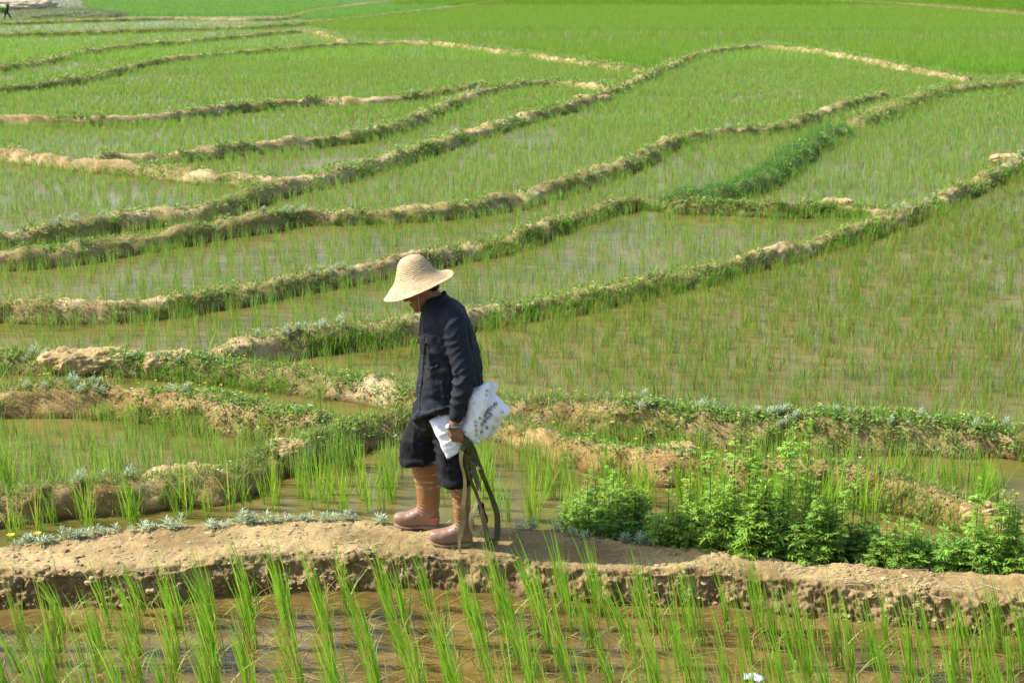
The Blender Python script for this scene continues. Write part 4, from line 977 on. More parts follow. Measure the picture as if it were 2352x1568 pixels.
# placket edge, buttons, pocket
pl = onto_shirt(*zip(*[(532, 790), (528, 900), (532, 1010), (524, 1140), (510, 1280), (498, 1400), (488, 1500), (482, 1600)]), .004)
me = mesh_np('placket', *(lambda r: (r[0], [r[1]]))(ribbon(catmull(pl, 5), .007, .004, (1, -.6, 0)))); child('placket', me, M_SHIRT, shirt)
M_BUTTON = plain_mat('dark_button', (.06, .06, .065), .3, .5)
for a, b in ((522, 830), (520, 1060), (506, 1210), (494, 1340), (484, 1440)):
    p = onto_shirt([a], [b], .003)[0]; V, q, t = ball(p, (.0065, .004, .0065)); child('button', mesh_np('button', V, [q, t]), M_BUTTON, shirt)
pk = onto_shirt(*zip(*[(560, 1165), (600, 1172), (640, 1165), (668, 1140)]), .003)
me = mesh_np('pocket_flap', *(lambda r: (r[0], [r[1]]))(ribbon(catmull(pk, 5), .018, .004, (0, 0, 1)))); child('pocket_flap', me, M_SHIRT, shirt)
pb = onto_shirt([548], [935], .003)[0]; V, q, t = ball(pb, (.009, .005, .011)); child('button', mesh_np('button', V, [q, t]), plain_mat('black_pin', (.004, .004, .005), .4, .4), shirt)
# dark blue undercuff
cw = unit(zB(830, 310, YM0 - .265) - wri)
V, q, t = tube(np.array([wri - cw * .03, wri + cw * .0, wri + cw * .012]), [.036, .0385, .037], 20); child('undercuff', mesh_np('undercuff', V, [q, t]), plain_mat('navy_cuff', (.022, .026, .07), .8, .2), shirt)

# --- trousers
LN = [(560, 925, 250, .115), (590, 930, 330, .112), (625, 935, 440, .105), (640, 940, 560, .100), (652, 950, 680, .098), (668, 960, 780, .096), (684, 968, 850, .095)]
LF = [(415, 690, 270, .11), (392, 672, 340, .108), (352, 655, 410, .105), (322, 645, 480, .103), (312, 640, 560, .10), (310, 632, 620, .096)]
YL = lambda y: YN + .05 - .04 * min(1, max(0, (y - 330) / 250))
pn = [(zB(a, y, YL(y)), zB(b, y, YL(y)), w) for a, b, y, w in LN]
pf = [(zB(a, y, YR - .02), zB(b, y, YR - .02), w) for a, b, y, w in LF]
pf.append((zB(318, 672, YR - .02), zB(628, 640, YR - .02), .098))
hips = [(zB(445, 100, YM0), zB(1060, 80, YM0), .165), (zB(432, 230, YM0), zB(1020, 200, YM0), .165), (zB(440, 330, YM0), zB(930, 330, YM0), .14), (zB(520, 400, YM0), zB(860, 400, YM0), .09)]
def cuff(L, R, b, dz, grow=1.07):
    L, R = np.asarray(L), np.asarray(R); c = (L + R) / 2; g = lambda k, dzz: ((c + (L - c) * k + [0, 0, dzz]), (c + (R - c) * k + [0, 0, dzz]), b * k)
    return loft([g(.98, dz), g(grow, dz * .7), g(grow * 1.02, 0), g(grow, -dz * .8), g(.97, -dz)], 32, 2.2)
cn = cuff(zB(692, 866, YN + .01), zB(972, 850, YN + .01), .098, .021)
cf = cuff(zB(322, 676, YR - .02), zB(625, 640, YR - .02), .102, .022)
me = fuse('trousers', [loft(pn, 32), loft(pf, 32), loft(hips, 32), cn, cf], .007, 4)
V = get_v(me); N = get_n(me)
kn = zB(330, 520, YR)[2]
f1 = (1 - 2 * np.abs(vn(np.c_[V[:, 0] * .5, V[:, 1] * .5, V[:, 2] * 1.4 + V[:, 0] * .5], 15, 5))) * .008 + (1 - 2 * np.abs(vn(V * [1.2, 1.2, .5], 14, 9))) * .006 + .003 * fbm(V, 35, 2, 4)
set_v(me, V + N * f1[:, None])
child('trousers', me, plain_mat('black_trousers', (.0135, .0135, .016), .88, .2, var=.2, vscale=14, bump=.2, bscale=400))

# --- boots
M_BOOT = vcol_mat('brown_rubber', .42, .42, .25, 90); M_SOLE = plain_mat('muddy_sole', (.26, .17, .11), .8, .2, var=.25)
def boot(shaft, foot, Y, sole, label):
    sh = [(zB(a, y, Y), zB(b, y, Y), w) for a, b, y, w in shaft]
    ft = []
    for zx, top, bot, w in foot:
        T_, B_ = zB(zx, top, Y), zB(zx, bot, Y); ft.append((T_, B_, w))
    return fuse('boot', [loft(sh, 28, 2.1), loft(ft, 26, 2.4)], .005, 5)
def paint_boot(me, ztop, zank, stripes):
    V = get_v(me); n = fbm(V, 14, 4, 6); h = np.clip((V[:, 2] - zank + .02 * n) / .06, 0, 1)[:, None]
    c = np.array([.25, .14, .09]) * (1 - h) + np.array([.28, .118, .042]) * h
    dust = np.clip(.45 + fbm(V, 9, 4, 15) * 1.5 + .9 * np.clip(vn(V, 45, 16) - .35, 0, 1), 0, 1)[:, None] * (.16 + .5 * (1 - h)); c = c * (1 - dust) + np.array([.33, .20, .125]) * dust
    for z0, s in stripes:
        m = np.exp(-((V[:, 2] - z0 - (V[:, 0] - V[:, 0].mean()) * s) / .0019) ** 2) * np.clip(vn(V, 40, 3) + .6, 0, .8); c = c * (1 - m[:, None]) + np.array([.62, .52, .42]) * m[:, None]
    set_col(me, c)
def boot_set(shaft, foot, Y, zy_ank, stripes_px, x_st, slope, soleprof):
    me = boot(shaft, foot, Y, None, None)
    zst = [(zB(x_st, s, Y)[2], slope) for s in stripes_px]
    V0 = get_v(me); N0 = get_n(me); rg = np.zeros(len(V0))
    for z0, s in zst: rg += .3 * np.exp(-((V0[:, 2] - z0 - (V0[:, 0] - V0[:, 0].mean()) * s) / .004) ** 2)
    an = zB(x_st, zy_ank, Y)[2]; cr = np.exp(-((V0[:, 2] - an - .03) / .045) ** 2)
    set_v(me, V0 + N0 * (.0018 * np.clip(rg, 0, 1) + cr * .0022 * np.sin(V0[:, 2] * 300 + 60 * V0[:, 0]) + .004 * fbm(V0, 10, 3, 2))[:, None])
    paint_boot(me, 0, an, zst); b = child('boot', me, M_BOOT)
    V, q, t = loft([(zB(x, y0, Y), zB(x, y1, Y), w) for x, y0, y1, w in soleprof], 22, 3.5)
    child('sole', mesh_np('sole', V, [q, t]), M_SOLE, b); return b
far_sh = [(412, 690, 690, .078), (416, 692, 780, .077), (436, 692, 870, .074), (455, 690, 950, .070), (462, 688, 1040, .066), (464, 680, 1100, .062), (456, 672, 1160, .056), (440, 672, 1220, .05)]
far_ft = [(240, 1205, 1262, .022), (262, 1188, 1285, .038), (300, 1180, 1300, .047), (360, 1178, 1308, .051), (420, 1150, 1306, .050), (480, 1120, 1300, .047), (560, 1110, 1308, .045), (620, 1120, 1312, .045), (662, 1140, 1312, .040), (678, 1180, 1305, .026)]
far_so = [(250, 1262, 1282, .03), (290, 1272, 1302, .05), (360, 1285, 1314, .056), (440, 1286, 1312, .053), (520, 1280, 1312, .046), (535, 1280, 1326, .047), (620, 1284, 1334, .05), (676, 1284, 1326, .036)]
boot_set(far_sh, far_ft, YR, 1150, (788, 846, 856, 904, 914), 550, .02, far_so)
near_sh = [(780, 988, 830, .070), (788, 985, 920, .069), (796, 980, 1010, .067), (803, 978, 1100, .064), (812, 978, 1190, .060), (822, 982, 1270, .055), (825, 988, 1340, .05)]
near_ft = [(580, 1372, 1430, .022), (602, 1352, 1448, .038), (640, 1344, 1462, .047), (700, 1338, 1472, .051), (770, 1318, 1476, .050), (830, 1280, 1474, .047), (900, 1270, 1470, .046), (950, 1280, 1464, .045), (985, 1305, 1456, .040), (998, 1350, 1445, .026)]
near_so = [(588, 1428, 1450, .03), (630, 1444, 1472, .05), (700, 1456, 1486, .056), (780, 1460, 1492, .053), (850, 1458, 1488, .047), (866, 1456, 1496, .048), (950, 1446, 1486, .05), (996, 1430, 1466, .036)]
boot_set(near_sh, near_ft, YN, 1290, (930, 985, 1035, 1082, 1092, 1142), 870, -.28, near_so)
# red patch on the far boot's heel
V, q, t = loft([(zB(x, y0, YR - .047), zB(x, y1, YR - .047), .006) for x, y0, y1 in ((595, 1236, 1262), (630, 1226, 1262), (668, 1222, 1246), (684, 1224, 1240))], 12, 2.5)
child('heel_patch', mesh_np('heel_patch', V, [q, t]), plain_mat('red_rubber', (.50, .10, .06), .5, .4))

# --- body: one continuous skin from head to feet
hc = zA(560, 452, YM0); pit = math.radians(24)
fx_ = np.array([-math.cos(pit), 0, -math.sin(pit)]); up_ = np.array([-math.sin(pit), 0, math.cos(pit)])      # where the face looks, and the crown
chin = zA(462, 634, YM0)
HO = chin - fx_ * .078 + up_ * .002
def hp(x, z, y=0.0): return HO + fx_ * x + up_ * z + np.array([0, y, 0])
HR = [(-.004, .074, .03, .016), (.012, .088, .0, .032), (.035, .090, -.045, .050), (.06, .088, -.072, .060), (.09, .087, -.086, .067), (.12, .086, -.094, .072), (.15, .090, -.098, .075), (.18, .084, -.094, .073), (.208, .06, -.075, .057), (.226, .03, -.045, .035)]
head = loft([(hp(a, z), hp(b, z), w) for z, a, b, w in HR], 30, 2.15)
rot = np.array([fx_, [0, 1, 0], up_])
skin = [head]
skin += [limb([hp(.086, .128), hp(.098, .108), hp(.108, .088)], [.008, .010, .0125], 10, 4), ball(hp(.099, .083, .012), (.010, .009, .007), rot), ball(hp(.099, .083, -.012), (.010, .009, .007), rot)]
skin += [ball(hp(.088, .052), (.011, .024, .007), rot), ball(hp(.086, .040), (.010, .021, .007), rot), ball(hp(.078, .012), (.014, .02, .014), rot)]
skin += [ball(hp(.080, .137, s * .030), (.012, .024, .008), rot) for s in (-1, 1)] + [ball(hp(.066, .088, s * .042), (.022, .018, .018), rot) for s in (-1, 1)]
skin += [ball(hp(-.012, .10, s * .073), (.018, .008, .032), rot) for s in (-1, 1)]
nb0, nb1 = zA(690, 640, YM0), hp(-.03, .06)
skin.append(limb([nb0, nb0 * .5 + nb1 * .5, nb1], [.068, .058, .055], 16, 5))
tb = [(t_[0] * .93 + t_[1] * .07, t_[1] * .93 + t_[0] * .07, t_[2] * .88) for t_ in tor[1:-2]]
skin.append(loft(tb, 30)); skin.append(loft([(L * .92 + R * .08, R * .92 + L * .08, w * .9) for L, R, w in hips], 24))
# left (near) arm and hand
hw = zB(815, 345, YM0 - .268); hk = zB(842, 440, YM0 - .275)
skin.append(limb([sho + [0, .05, 0], sho, elb, fo1, wri, hw], [.05, .055, .046, .041, .032, .029], 14, 6))
skin.append(limb([sho + [0, .08, .01], sho + [.0, .14, .0]], [.05, .06], 12, 4))
hd = unit(hk - hw); side_ = np.array([1.0, 0, -.05])
for k, off in enumerate((-.026, -.009, .009, .026)):            # palm rays
    skin.append(limb([hw + hd * .012 + side_ * off * .55 + [0, -.004, 0], hk + side_ * off + [0, -.006, -.002 * abs(k - 1)]], [.0165, .0135], 10, 4))
for k, (off, fl) in enumerate(((-.028, 1.0), (-.010, 1.1), (.009, 1.03), (.026, .84))):
    k0 = hk + side_ * off + np.array([0, -.006, -.002 * abs(k - 1)]); j = k * .004
    k1 = k0 + hd * .030 * fl + np.array([.002, .020, -.004]); k2 = k1 + np.array([.004, .027, .008]) * fl; k3 = k2 + np.array([.0, .010, .022]) * fl
    skin.append(limb([k0, k1, k2, k3], [.0108, .0098, .0092, .0078], 10, 5))
t0 = hw + hd * .022 + side_ * -.026 + np.array([0, .006, 0])
skin.append(limb([t0, t0 + hd * .03 + np.array([-.012, .012, 0]), t0 + hd * .056 + np.array([-.006, .024, 0]), t0 + hd * .074 + np.array([.008, .034, 0])], [.0135, .0125, .0110, .0088], 10, 5))
# right (far) arm and hand, hanging on the other side
skin.append(limb([shoR + [0, -.08, 0], shoR, elbR, wriR], [.05, .055, .044, .03], 14, 6))
rh = wriR + np.array([-.01, 0, -.07]); skin.append(limb([wriR, wriR + np.array([-.006, 0, -.04]), rh], [.028, .03, .03], 12, 4))
for k, (off, fl) in enumerate(((-.028, 1.0), (-.010, 1.1), (.009, 1.03), (.026, .84))):
    q0 = rh + np.array([off, 0, -.008]); skin.append(limb([rh + np.array([off * .7, 0, .01]), q0 + np.array([0, 0, -.012]), q0 + np.array([-.004, -.010, -.042]) * fl, q0 + np.array([-.002, -.026, -.066]) * fl], [.012, .0105, .0095, .008], 10, 5))
skin.append(limb([wriR + np.array([-.02, 0, -.03]), wriR + np.array([-.045, -.008, -.06]), wriR + np.array([-.05, -.016, -.088])], [.013, .0115, .009], 10, 5))
# legs into the boots
skin.append(limb([zB(740, 270, YN + .06), zB(790, 620, YN + .02), zB(850, 860, YN + .01), zB(890, 1290, YN), zB(880, 1420, YN)], [.085, .062, .05, .034, .030], 16, 6))
skin.append(limb([zB(590, 290, YR - .05), zB(490, 560, YR - .02), zB(560, 800, YR), zB(575, 1140, YR), zB(590, 1260, YR)], [.07, .062, .05, .034, .030], 16, 6))
skin.append(limb([zB(900, 1420, YN), zB(760, 1430, YN), zB(640, 1425, YN)], [.03, .027, .02], 12, 5))
skin.append(limb([zB(600, 1262, YR), zB(440, 1270, YR), zB(310, 1262, YR)], [.03, .027, .02], 12, 5))
me = fuse('body', skin, .0042, 3, .45)
V = get_v(me); N = get_n(me); set_v(me, V + N * (.0008 * fbm(V, 60, 3, 2))[:, None])
M_SKIN = plain_mat('tanned_skin', (.27, .125, .068), .55, .35, var=.12, vscale=40, bump=.1, bscale=300)
M_SKIN.node_tree.nodes['Principled BSDF'].inputs['Subsurface Weight'].default_value = .08
M_SKIN.node_tree.nodes['Principled BSDF'].inputs['Subsurface Radius'].default_value = (.012, .004, .002)
child('body', me, M_SKIN)
for s in (-1, 1):
    V, q, t = ball(hp(.083, .118, s * .03), .0105); child('eye', mesh_np('eye', V, [q, t]), plain_mat('dark_eye', (.03, .02, .015), .2, .5))
hr = loft([(hp(a, z), hp(b, z), w) for z, a, b, w in ((.075, -.05, -.095, .05), (.10, -.022, -.103, .072), (.13, .0, -.107, .0785), (.16, .04, -.108, .081), (.19, .085, -.102, .078), (.215, .055, -.08, .06), (.233, .02, -.04, .03))], 28, 2.2)
child('hair', mesh_np('hair', hr[0] + .003 * fbm(hr[0], 70, 2, 3)[:, None], [hr[1], hr[2]]), plain_mat('black_hair', (.012, .011, .011), .6, .3, bump=.5, bscale=300))

# --- straw hat, tilted forward
hcen = zA(480, 398, YM0 - .005); tl_ = math.radians(15.9)
hx = np.array([-math.cos(tl_), 0, -math.sin(tl_)]); hzv = np.array([-math.sin(tl_), 0, math.cos(tl_)]); hyv = np.array([0, 1, 0])
prf = np.array([(.2035, -.004), (.196, .000), (.178, .012), (.158, .029), (.136, .047), (.118, .068), (.1035, .092), (.092, .117), (.081, .140), (.069, .160), (.053, .174), (.035, .181), (.016, .1835), (.0005, .184)])
pp_ = catmull(prf, 14); pp_ = resample(np.c_[pp_, pp_[:, :1] * 0], .0016); sarc = np.concatenate([[0], np.cumsum(np.linalg.norm(np.diff(pp_[:, :2], axis=0), axis=1))])
nt_ = 150; tt = np.linspace(0, 2 * np.pi, nt_, endpoint=False)
def hat_shell(off):
    R, C_ = [], []
    for (r, h, _), s in zip(pp_, sarc):
        ringp = np.abs(np.sin((s + tt / (2 * np.pi) * .0098) * math.pi / .0098)) ** .6     # braid laid in a spiral
        rr = r + .0024 * (ringp - .5) * min(1, r / .03) - off + .0012 * vn(np.c_[np.cos(tt) * 9, np.sin(tt) * 9, tt * 0 + s * 160], 1, 3)
        br = np.clip((r - .11) / .09, 0, 1); hh = h - br * (.006 * np.cos(2 * (tt - .35)) + .008 * np.cos(tt) - .006 * np.sin(3 * tt + 1)) + br ** 2 * .030 * np.clip(-np.cos(tt), 0, 1) ** 1.5 + .004 * fbm(np.c_[np.cos(tt) * r, np.sin(tt) * r, tt * 0 + h], 12, 2, 4)
        sx = 1 + .02 * np.cos(2 * tt); R.append(hcen + (np.cos(tt) * rr * sx)[:, None] * hx + (np.sin(tt) * rr)[:, None] * hyv + (hh - off * .8)[:, None] * hzv)
        base = np.array([.49, .365, .20]) * (.70 + .36 * ringp[:, None] + .10 * vn(np.c_[np.cos(tt) * 30, np.sin(tt) * 30, tt * 0 + s * 300], 1, 9)[:, None])
        for cx0, ang, rad, cc in ((.168, -.80, .016, (.62, .16, .12)), (.160, -1.18, .018, (.62, .17, .13)), (.172, -.98, .012, (.22, .30, .12)), (.165, -1.75, .022, (.24, .34, .14)), (.152, -1.55, .014, (.5, .25, .15)), (.17, -2.1, .012, (.24, .34, .14))):
            dd = np.hypot(np.cos(tt) * r - cx0 * math.cos(ang), np.sin(tt) * r - cx0 * math.sin(ang)); mm = np.clip(1.3 - dd / rad, 0, 1) * (.45 + .35 * vn(np.c_[np.cos(tt) * r, np.sin(tt) * r, tt * 0], 130, 6)); mm = np.clip(mm, 0, .8)[:, None]; base = base * (1 - mm) + np.array(cc) * mm
        C_.append(base)
    return np.stack(R), np.stack(C_)
Ro, Co = hat_shell(0.0); Ri, Ci = hat_shell(.0035); k = len(Ro)
V = np.vstack([Ro.reshape(-1, 3), Ri.reshape(-1, 3)]); i = np.arange(k - 1)[:, None] * nt_; j = np.arange(nt_)[None]; j2 = (j + 1) % nt_
qo = np.stack([i + j, i + j2, i + nt_ + j2, i + nt_ + j], -1).reshape(-1, 4); qi = qo[:, ::-1] + k * nt_; j = np.arange(nt_); j2 = (j + 1) % nt_; rimq = np.stack([j2, j, j + k * nt_, j2 + k * nt_], 1)
me = mesh_np('straw_hat', V, [qo, qi, rimq], np.vstack([Co.reshape(-1, 3), Ci.reshape(-1, 3) * .8]))
hat = child('straw_hat', me, vcol_mat('woven_straw', .65, .25, .5, 350))
hat['label'] = 'pale straw hat with a tall crown, faded red and green painted flowers on its brim'
cs1, cs2 = hp(.02, .10, -.078), hp(.055, -.006, -.03)
V, q, t = tube(catmull([hcen + hx * .02 - hyv * .085 + hzv * .02, cs1, hp(.045, .03, -.06), cs2, hp(.06, -.012, .0)], 6), .0022, 6); child('chin_strap', mesh_np('chin_strap', V, [q, t]), plain_mat('pale_cord', (.45, .47, .42), .8, .2), hat)

# --- wristwatch
wc = zB(812, 352, YM0 - .268); th = np.linspace(0, 2 * np.pi, 40); wa = unit(hw - wri)
e1 = unit(np.cross(wa, [0, 1, 0])); e1 = e1 if e1[0] > 0 else -e1; e2 = np.array([0, 1.0, 0]); e2 = unit(e2 - (e2 @ wa) * wa)
wb = wc + wa * (.010 * np.cos(th))[:, None] * -1 + (np.cos(th) * .0345)[:, None] * e1 + (np.sin(th) * .0325)[:, None] * e2
V, q, t = ribbon(wb, .015, .0035, wa); wa_o = child('watch_bracelet', mesh_np('watch_bracelet', V, [q]), plain_mat('steel', (.36, .36, .35), .35, .5, .9, var=.25, vscale=250))
dn = unit(-e1 * .75 - e2 * .66); dc = wc + wa * .006 + -e1 * .0275 - e2 * .022
V, q, t = tube(np.array([dc - dn * .001, dc + dn * .006, dc + dn * .0075]), [.018, .018, .015], 24); child('watch_case', mesh_np('watch_case', V, [q, t]), plain_mat('steel_case', (.38, .38, .37), .3, .5, .9), wa_o)
V, q, t = tube(np.array([dc + dn * .0076, dc + dn * .0086]), [.0138, .0138], 24); child('watch_face', mesh_np('watch_face', V, [q, t]), plain_mat('pale_dial', (.55, .58, .55), .2, .5), wa_o)

# ------------------------------------------------------------------ the white sack under the arm
YS = YM0 - .215
def sl(rows, Y, e=2.6): return loft([(zS(a[0], a[1], Y + (a[2] if len(a) > 2 else 0)), zS(b[0], b[1], Y + (b[2] if len(b) > 2 else 0)), w) for a, b, w in rows], 30, e)
L1 = sl([((170, 775, .035), (600, 500, .035), .014), ((135, 800, .03), (720, 600, .03), .028), ((165, 870, .015), (745, 740, .015), .034), ((215, 950, 0), (760, 880, 0), .036), ((300, 1110, -.02), (750, 1080, -.01), .034), ((365, 1290, -.035), (732, 1280, -.02), .026), ((400, 1390, -.045), (660, 1375, -.03), .021), ((425, 1450, -.05), (560, 1430, -.04), .017), ((450, 1490, -.05), (500, 1480, -.05), .012)], YS + .02)
L2 = sl([((1000, 205), (1200, 100), .022), ((930, 240), (1215, 190), .04), ((870, 370), (1205, 330), .052), ((845, 560), (1170, 540), .058), ((820, 760), (1115, 740), .058), ((760, 900), (1070, 890), .054), ((730, 1000), (1030, 1010), .045), ((800, 1080), (1025, 1110), .03)], YS - .005)
L3 = sl([((1190, 330), (1350, 345), .020), ((1160, 480), (1470, 460), .030), ((1110, 680), (1585, 620), .036), ((1070, 830), (1440, 770), .034), ((1040, 980), (1290, 960), .03), ((1035, 1080), (1215, 1060), .024), ((1060, 1150), (1150, 1150), .012)], YS + .03)
L4 = sl([((1170, 110), (1380, 128), .010), ((1190, 190), (1370, 230), .014), ((1200, 300), (1330, 310), .020), ((1180, 420), (1290, 420), .02)], YS + .05)
L5 = sl([((1330, 760), (1450, 740), .010), ((1230, 900), (1390, 900), .014), ((1180, 1040), (1300, 1060), .012), ((1190, 1090), (1290, 1100), .008)], YS + .07)
L6 = sl([((700, 860), (900, 840), .02), ((700, 980), (930, 1020), .03), ((880, 1120), (1060, 1180), .02), ((920, 1190), (1030, 1200), .01)], YS + .01)
me = fuse('sack', [L1, L2, L3, L4, L5, L6], .0048, 2, .4)
V = get_v(me); N = get_n(me)
u_ = V[:, 0] * .94 + V[:, 2] * -.34
cre = (1 - 2.2 * np.abs(vn(np.c_[u_ * 1.6, V[:, 1] * .6, V[:, 2] * .3 + u_ * .3], 9, 3))) * .008 + (1 - 2 * np.abs(vn(np.c_[V[:, 0] * 1.2 + V[:, 2] * .9, V[:, 1] * .5, V[:, 2] * .35 - V[:, 0] * .3], 15, 6))) * .0035 + (1 - 2.2 * np.abs(vn(np.c_[V[:, 0] * .5 - V[:, 2] * 1.0, V[:, 1] * .5, V[:, 2] * .25 + V[:, 0] * .6], 20, 16))) * .004 + .0012 * (1 - 2 * np.abs(vn(V, 40, 8)))
V = V + N * cre[:, None]; set_v(me, V)
xs_, ys_, _ = proj(V); sx_ = (xs_ / .9408 - 1030) * 7.465; sy_ = (ys_ / .9408 - 920) * 7.465
c = np.tile([.90, .90, .91], (len(V), 1)); tn = fbm(V, 20, 3, 4)
def stain(cx, cy, rx, ry, cc, a):
    global c
    m = (np.clip(1.25 - np.hypot((sx_ - cx) / rx, (sy_ - cy) / ry) + .5 * tn, 0, 1) * a)[:, None]; c = c * (1 - m) + np.array(cc) * m
stain(1300, 920, 45, 60, (.10, .40, .16), .6); stain(1370, 790, 50, 60, (.35, .45, .42), .6); stain(1235, 1060, 60, 50, (.45, .55, .42), .5)
stain(510, 1235, 55, 30, (.75, .35, .33), .55); stain(800, 1020, 60, 50, (.68, .68, .74), .4)
set_col(me, c)
SACK_BVH = BVHTree.FromPolygons([tuple(v) for v in V], [tuple(p.vertices) for p in me.polygons])
sack = empty('white_sack', zS(700, 900, YS)); tag(sack, 'crumpled white plastic sack with black printed characters tucked under the walker\'s arm', 'sack')
SORG = np.array(sack.location)
def schild(name, me, mat, parent=None):
    o = link(name, me, mat); set_v(me, get_v(me) - SORG); o.parent = parent or sack; return o
sb = schild('sack_body', me, vcol_mat('white_woven_plastic', .42, .4, .12, 500))
# printing: characters laid on the cloth
M_INK = plain_mat('black_ink', (.03, .03, .075), .6, .2)
def glyph(ch, cxy, size, ang):
    cu = bpy.data.curves.new('t', 'FONT'); cu.body = ch; cu.size = 1.0; cu.align_x = 'CENTER'; cu.align_y = 'CENTER'; cu.resolution_u = 2
    o = bpy.data.objects.new('t', cu); COL.objects.link(o); dg = bpy.context.evaluated_depsgraph_get(); dg.update()
    me = bpy.data.meshes.new_from_object(o.evaluated_get(dg)); bpy.data.objects.remove(o); bpy.data.curves.remove(cu)
    if len(me.vertices) == 0: return None
    bm = bmesh.new(); bm.from_mesh(me); bmesh.ops.subdivide_edges(bm, edges=bm.edges[:], cuts=1); bm.to_mesh(me); bm.free()
    G = get_v(me); x, y = G[:, 0] * size, G[:, 1] * size; X = cxy[0] + x * math.cos(ang) - y * math.sin(ang); Y = cxy[1] - (x * math.sin(ang) + y * math.cos(ang)); R_ = []
    for a, b in zip(X, Y):
        p = zS(a, b, YS); d = unit(p - np.array([0, 0, HC])); h = SACK_BVH.ray_cast(Vector((0, 0, HC)), Vector(d))
        if h[0] is None: bpy.data.meshes.remove(me); return None
        R_.append(np.array(h[0]) - d * .0022)
    set_v(me, np.array(R_)); return me
n_ink = 0
for chs, a, b, s in (('山大千小', (975, 815), (1000, 1065), 85), ('省', (1060, 750), (1060, 750), 62), ('业国际时期', (1150, 690), (1345, 500), 84), ('农资制造', (1100, 870), (1255, 690), 78), ('化肥', (1095, 1000), (1190, 930), 66), ('山', (1462, 640), (1462, 640), 70), ('公司', (1175, 330), (1190, 255), 60), ('小', (945, 480), (945, 480), 50), ('中', (780, 1010), (780, 1010), 55), ('1000', (1080, 900), (1110, 760), 40)):
    for k, ch in enumerate(chs):
        t = k / max(1, len(chs) - 1); m = glyph(ch, (a[0] + (b[0] - a[0]) * t, a[1] + (b[1] - a[1]) * t), s, .35 if a != (975, 815) else .15)
        if m: schild('printed_character', m, M_INK, sb); n_ink += 1
print('ink', n_ink)

# ------------------------------------------------------------------ webbing straps held in the hand
M_STRAP = plain_mat('olive_webbing', (.088, .078, .030), .8, .2, var=.2, vscale=18, bump=.4, bscale=700)
M_STRAP2 = plain_mat('faded_webbing', (.20, .175, .085), .8, .2, var=.2, vscale=18, bump=.4, bscale=700)
YT = YM0 - .262
strp = empty('carrying_straps', zB(930, 480, YT)); tag(strp, 'bundle of olive webbing straps hanging from the walker\'s hand to the path', 'strap')
TORG = np.array(strp.location)
def strap(pts, w, mat, wd0, wd1, name='strap'):
    P = np.array([zB(a, b, YT + d) for a, b, d in pts]); C_ = catmull(P, 10); t = np.linspace(0, 1, len(C_))[:, None]
    wd = np.array(wd0) * (1 - t) + np.array(wd1) * t; k_ = len(pts) + pts[0][0] * .01; wd = wd + np.stack([0 * t[:, 0], .55 * np.sin(t[:, 0] * 9 + k_), .0 * t[:, 0]], 1); C_ = C_ + np.stack([.006 * np.sin(t[:, 0] * 14 + k_), .008 * np.sin(t[:, 0] * 11 + 2 * k_), 0 * t[:, 0]], 1) * np.minimum(1, 6 * t); V, q, _ = ribbon(C_, w, .0022, wd)
    me = mesh_np(name, V, [q], smooth=False); o = link(name, me, mat); set_v(me, V - TORG); o.parent = strp; return o
strap([(880, 470, .0), (925, 520, -.005), (905, 580, -.012), (890, 700, -.02), (912, 850, -.02), (910, 1000, -.02), (908, 1120, -.025), (922, 1240, -.03), (890, 1350, -.04), (862, 1440, -.05), (860, 1520, -.06), (880, 1560, -.07)], .030, M_STRAP, (1, -.3, 0), (.6, -1, 0))
strap([(900, 480, .005), (945, 560, .0), (935, 640, -.01), (950, 770, -.012), (990, 900, -.01), (1035, 1040, -.01), (1075, 1160, -.015), (1115, 1270, -.02), (1128, 1390, -.03), (1122, 1480, -.04)], .030, M_STRAP, (1, -.3, .1), (1, -.6, 0))
strap([(900, 480, .015), (975, 540, .01), (1030, 640, .01), (1085, 780, .01), (1130, 930, .01), (1180, 1070, .005), (1230, 1200, .0), (1244, 1320, -.01), (1228, 1420, -.02), (1190, 1465, -.04), (1150, 1440, -.03)], .034, M_STRAP, (1, -.1, .2), (1, -.4, .0))
strap([(905, 485, .02), (960, 600, .02), (985, 720, .018), (1040, 860, .018), (1060, 960, .018), (1020, 1090, .015), (990, 1200, .01), (1000, 1320, .005), (1025, 1405, .0)], .032, M_STRAP2, (1, -.4, 0), (1, -.6, 0))
strap([(960, 690, .012), (1010, 715, .01), (1050, 745, .0), (1080, 762, -.008)], .02, M_STRAP2, (0, -.2, 1), (.2, -.6, .8), 'strap_flap')
strap([(985, 1180, .02), (1040, 1120, .02), (1085, 1090, .02), (1105, 1170, .018), (1120, 1260, .015), (1095, 1320, .0)], .022, M_STRAP, (.5, -1, 0), (1, -.5, 0))
gv = limb([zB(905, 470, YT + .0), zB(940, 510, YT - .002), zB(950, 590, YT + .0)], [.014, .022, .016], 12, 6)
me = fuse('strap_knot', [gv], .004, 2); V = get_v(me); N = get_n(me); set_v(me, V + N * (.004 * np.sin(V[:, 0] * 420 + V[:, 2] * 60))[:, None] - TORG); link('strap_knot', me, M_STRAP, strp)

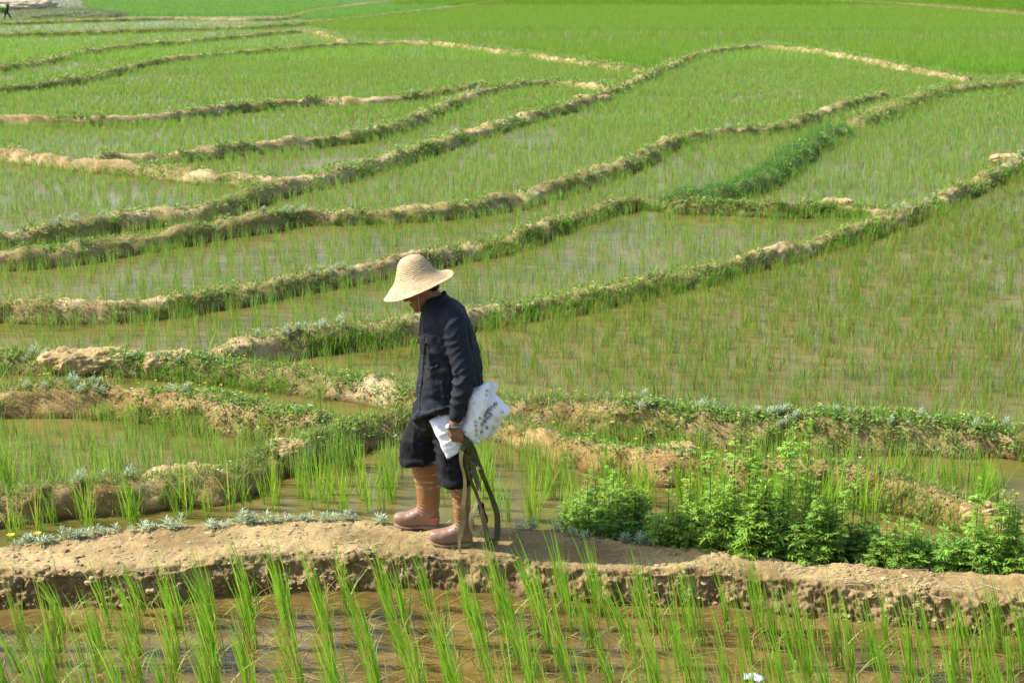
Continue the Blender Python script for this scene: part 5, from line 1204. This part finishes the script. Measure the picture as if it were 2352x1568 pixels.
# ------------------------------------------------------------------ far person at the edge of the fields
fp = at(18, 46, ZB); fs = float(proj(fp)[2]) / F
fpo = empty('person', fp); tag(fpo, 'tiny far-off person in black striding with legs apart beside a pale earth mound', 'person')
def fpt(dx, dz, y=0.0): return np.array([dx * fs, y, dz * fs])
bodyp = [limb([fpt(-2, 18), fpt(0, 22), fpt(2, 26)], [.17, .18, .10], 12, 4), ball(fpt(2.2, 30), (.13, .13, .16)), limb([fpt(-2, 17, -.08), fpt(-5, 9, -.08), fpt(-6.5, 1, -.08), fpt(-8.5, .6, -.08)], [.11, .085, .06, .05], 10, 4), limb([fpt(-1, 17, .08), fpt(4, 9, .08), fpt(5.5, 1, .08), fpt(3.5, .6, .08)], [.11, .085, .06, .05], 10, 4), limb([fpt(1, 25, -.17), fpt(-3, 20, -.2), fpt(-7, 19, -.18)], [.06, .05, .04], 10, 4), limb([fpt(1, 25, .17), fpt(-2, 20, .2), fpt(-6, 19, .18)], [.06, .05, .04], 10, 4)]
link('body', fuse('body', bodyp, .03, 2), plain_mat('dark_clothes_far', (.03, .03, .04), .8, .2), fpo)
V, q, t = ball(fpt(2.4, 31.5), (.15, .15, .16)); link('hair', mesh_np('hair', V, [q, t]), plain_mat('dark_hair_far', (.015, .012, .012), .7, .2), fpo)
r = np.random.default_rng(4); n = 260; cc = r.normal(0, 1, (n, 3)) * np.array([.17, .14, .16]); dd = unit(r.normal(0, 1, (n, 3)) + [0, 0, .6])
V, q, T3, C = leaf_quads(cc, dd, unit(r.normal(0, 1, (n, 3))), np.full(n, .2), np.full(n, .07), np.array([.07, .28, .02]) * r.uniform(.7, 1.3, (n, 1)))
o = link('seedling_bundle', mesh_np('seedling_bundle', V, [T3], C), M_HERB); o.location = fp + fpt(-10, 21, -.25); tag(o, 'bright green bundle of seedlings carried by the far-off person', 'seedling bundle')
# the pale mound behind, rough grass around it
def mound(px, py, wpx, hpx, dep, mat, lab, seed, yoff=0.0):
    c = at(px, py, ZB); s = float(proj(c)[2]) / F; c[1] += yoff; V = IV * np.array([wpx * s / 2, dep, hpx * s]); V = V * (1 + .22 * fbm(IV, 2.6, 4, seed))[:, None]
    o = link('earth_mound', mesh_np('earth_mound', V, [IF_]), mat); o.location = c; tag(o, lab, kind='structure'); return V + c
mound(-25, 24, 150, 30, 14, M_PALE, 'pale cream mound of bare earth behind the far-off person', 3, 12)
mv = mound(125, 42, 215, 15, 10, M_MOUND, 'low grassy rise beside the far-off person', 5, 6)
mv2 = mound(165, 38, 90, 9, 4, M_CLOD, 'bare tan streak of earth on the low grassy rise', 8, -2)
mv = mv[mv[:, 2] > ZB]; pp = mv[RNG.integers(0, len(mv), 7000)] + RNG.normal(0, .25, (7000, 3)) * [1, 1, .1]
q0 = at(RNG.uniform(-220, 250, 14000), RNG.uniform(-14, 50, 14000), ZB); q0 = q0[(q0[:, 1] < 420) & bank_clear(q0, .9)]; pp = np.vstack([pp, q0]); n = len(pp)
c = np.array([[.10, .18, .04], [.2, .25, .12], [.26, .30, .22], [.3, .25, .13]])[RNG.integers(0, 4, n)] * RNG.uniform(.8, 1.2, (n, 1)); az = RNG.random(n) * 6.28
V, q, T3, C = blades(pp, np.stack([np.cos(az), np.sin(az)], 1) * .6, RNG.uniform(.2, .5, n), np.clip(pp[:, 1] * .0005, .06, .2), RNG.uniform(0, .3, n), az, 1, c)
tag(link('rough_grass', mesh_np('rough_grass', V, [T3], C), M_GRASS), 'rough silvery grass on and around the low rise beside the far-off person', kind='stuff')
